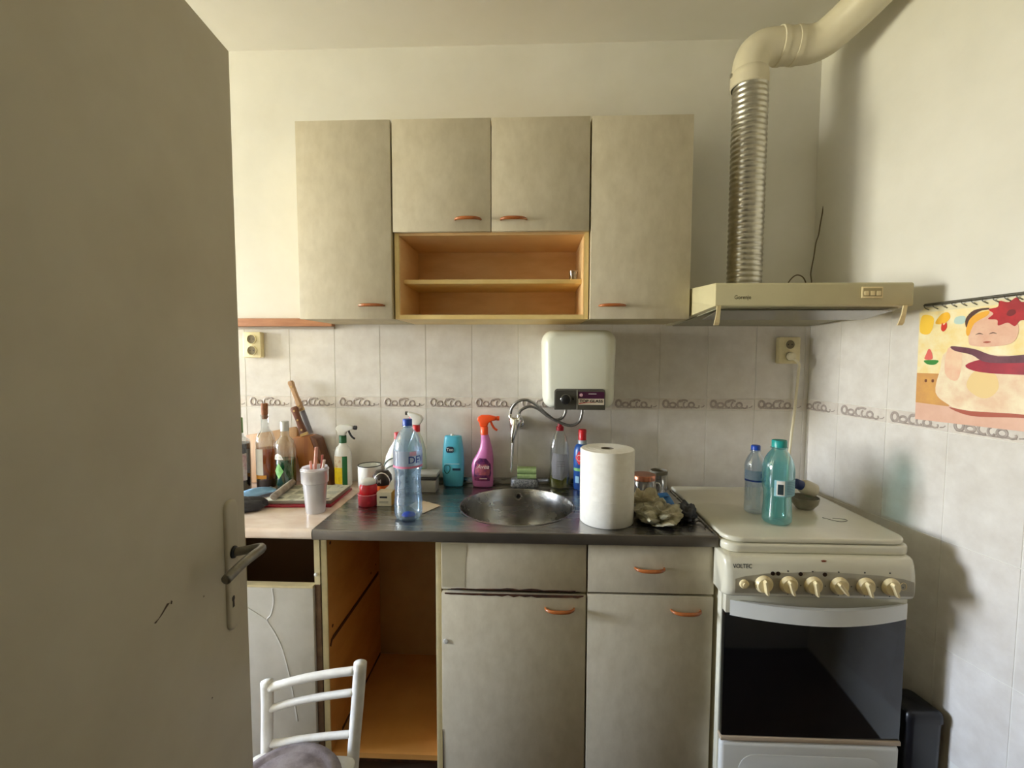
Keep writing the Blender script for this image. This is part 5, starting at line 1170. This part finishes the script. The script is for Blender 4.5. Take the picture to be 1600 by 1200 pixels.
pts = [(0.0, 0.006), (0.014, 0.005), (0.020, 0.001), (0.027, 0.002), (0.031, 0.008), (0.0318, 0.02), (0.0300, 0.04), (0.0316, 0.052), (0.0300, 0.066), (0.0316, 0.080), (0.0300, 0.094), (0.0312, 0.108), (0.0335, 0.118), (0.0335, 0.165), (0.031, 0.178), (0.024, 0.196), (0.016, 0.208), (0.0130, 0.214), (0.0125, 0.220)]
b = water_bottle('water_bottle', 'small clear water bottle with blue cap behind the teal bottle', (0.783, -0.375, LT), pts, CLEAR('pale_blue_plastic', (0.84, 0.92, 1.0, 1), 0.3, 0.10, (0.66, 0.82, 1.0, 1)), capblue, (0.220, 0.236), 0.0150)
patch('label', 0.0339, 0.118, 0.152, -90, 90, M('label_pale', srgb(176, 200, 232), srgb(150, 178, 220), 20, 0.5), b, 18); patch('label_band', 0.0341, 0.114, 0.120, -90, 90, blue, b, 18)
text('label_lettering', 'D', 0.020, (0.010, 0, 0.136), M('ink_navy', srgb(24, 44, 116)), b, wrap=0.0343)
b = T('bowl', 'small grey bowl on the cooker lid by the teal bottle', 'bowl', (0.985, -0.325, LT))
lathe('bowl_body', [(0.0, 0.0), (0.024, 0.0), (0.028, 0.003), (0.042, 0.020), (0.047, 0.042), (0.045, 0.042), (0.040, 0.022), (0.026, 0.006), (0.0, 0.005)], M('bowl_grey', srgb(150, 144, 126), srgb(120, 114, 98), 14, 0.3), b, 32, cap=False)
b = T('bottle', 'short white bottle with dark blue cap resting across the grey bowl', 'bottle', (0.990, -0.322, LT+0.0745))
b.rotation_euler = (0, math.radians(-68), 0.15)
lathe('bottle_body', [(0.0, -0.034), (0.022, -0.034), (0.026, -0.030), (0.027, 0.004), (0.022, 0.018), (0.017, 0.022)], M('bottle_bone', srgb(216, 208, 186), srgb(200, 192, 168), 20, 0.35), b, 26)
cap('cap', 0.0175, 0.022, 0.048, M('cap_navy', srgb(34, 54, 110), None, rough=0.4), b)
patch('label', 0.0273, -0.028, 0.002, -150, -60, M('label_pale_green', srgb(176, 202, 160)), b)
# shot glass on the open shelf
b = T('shot_glass', 'tiny clear shot glass on the open orange shelf', 'glass', (0.163, -0.205, 1.6984))
lathe('glass_body', [(0.0, 0.0), (0.013, 0.0), (0.014, 0.002), (0.017, 0.036), (0.0155, 0.036), (0.012, 0.008), (0.0, 0.008)], glass, b, 24, cap=False)
tube('rim', [(0.0163*math.cos(2*PI*k/16), 0.0163*math.sin(2*PI*k/16), 0.0362) for k in range(16)], 0.0008, chrome, b, 6, 2, closed=True)
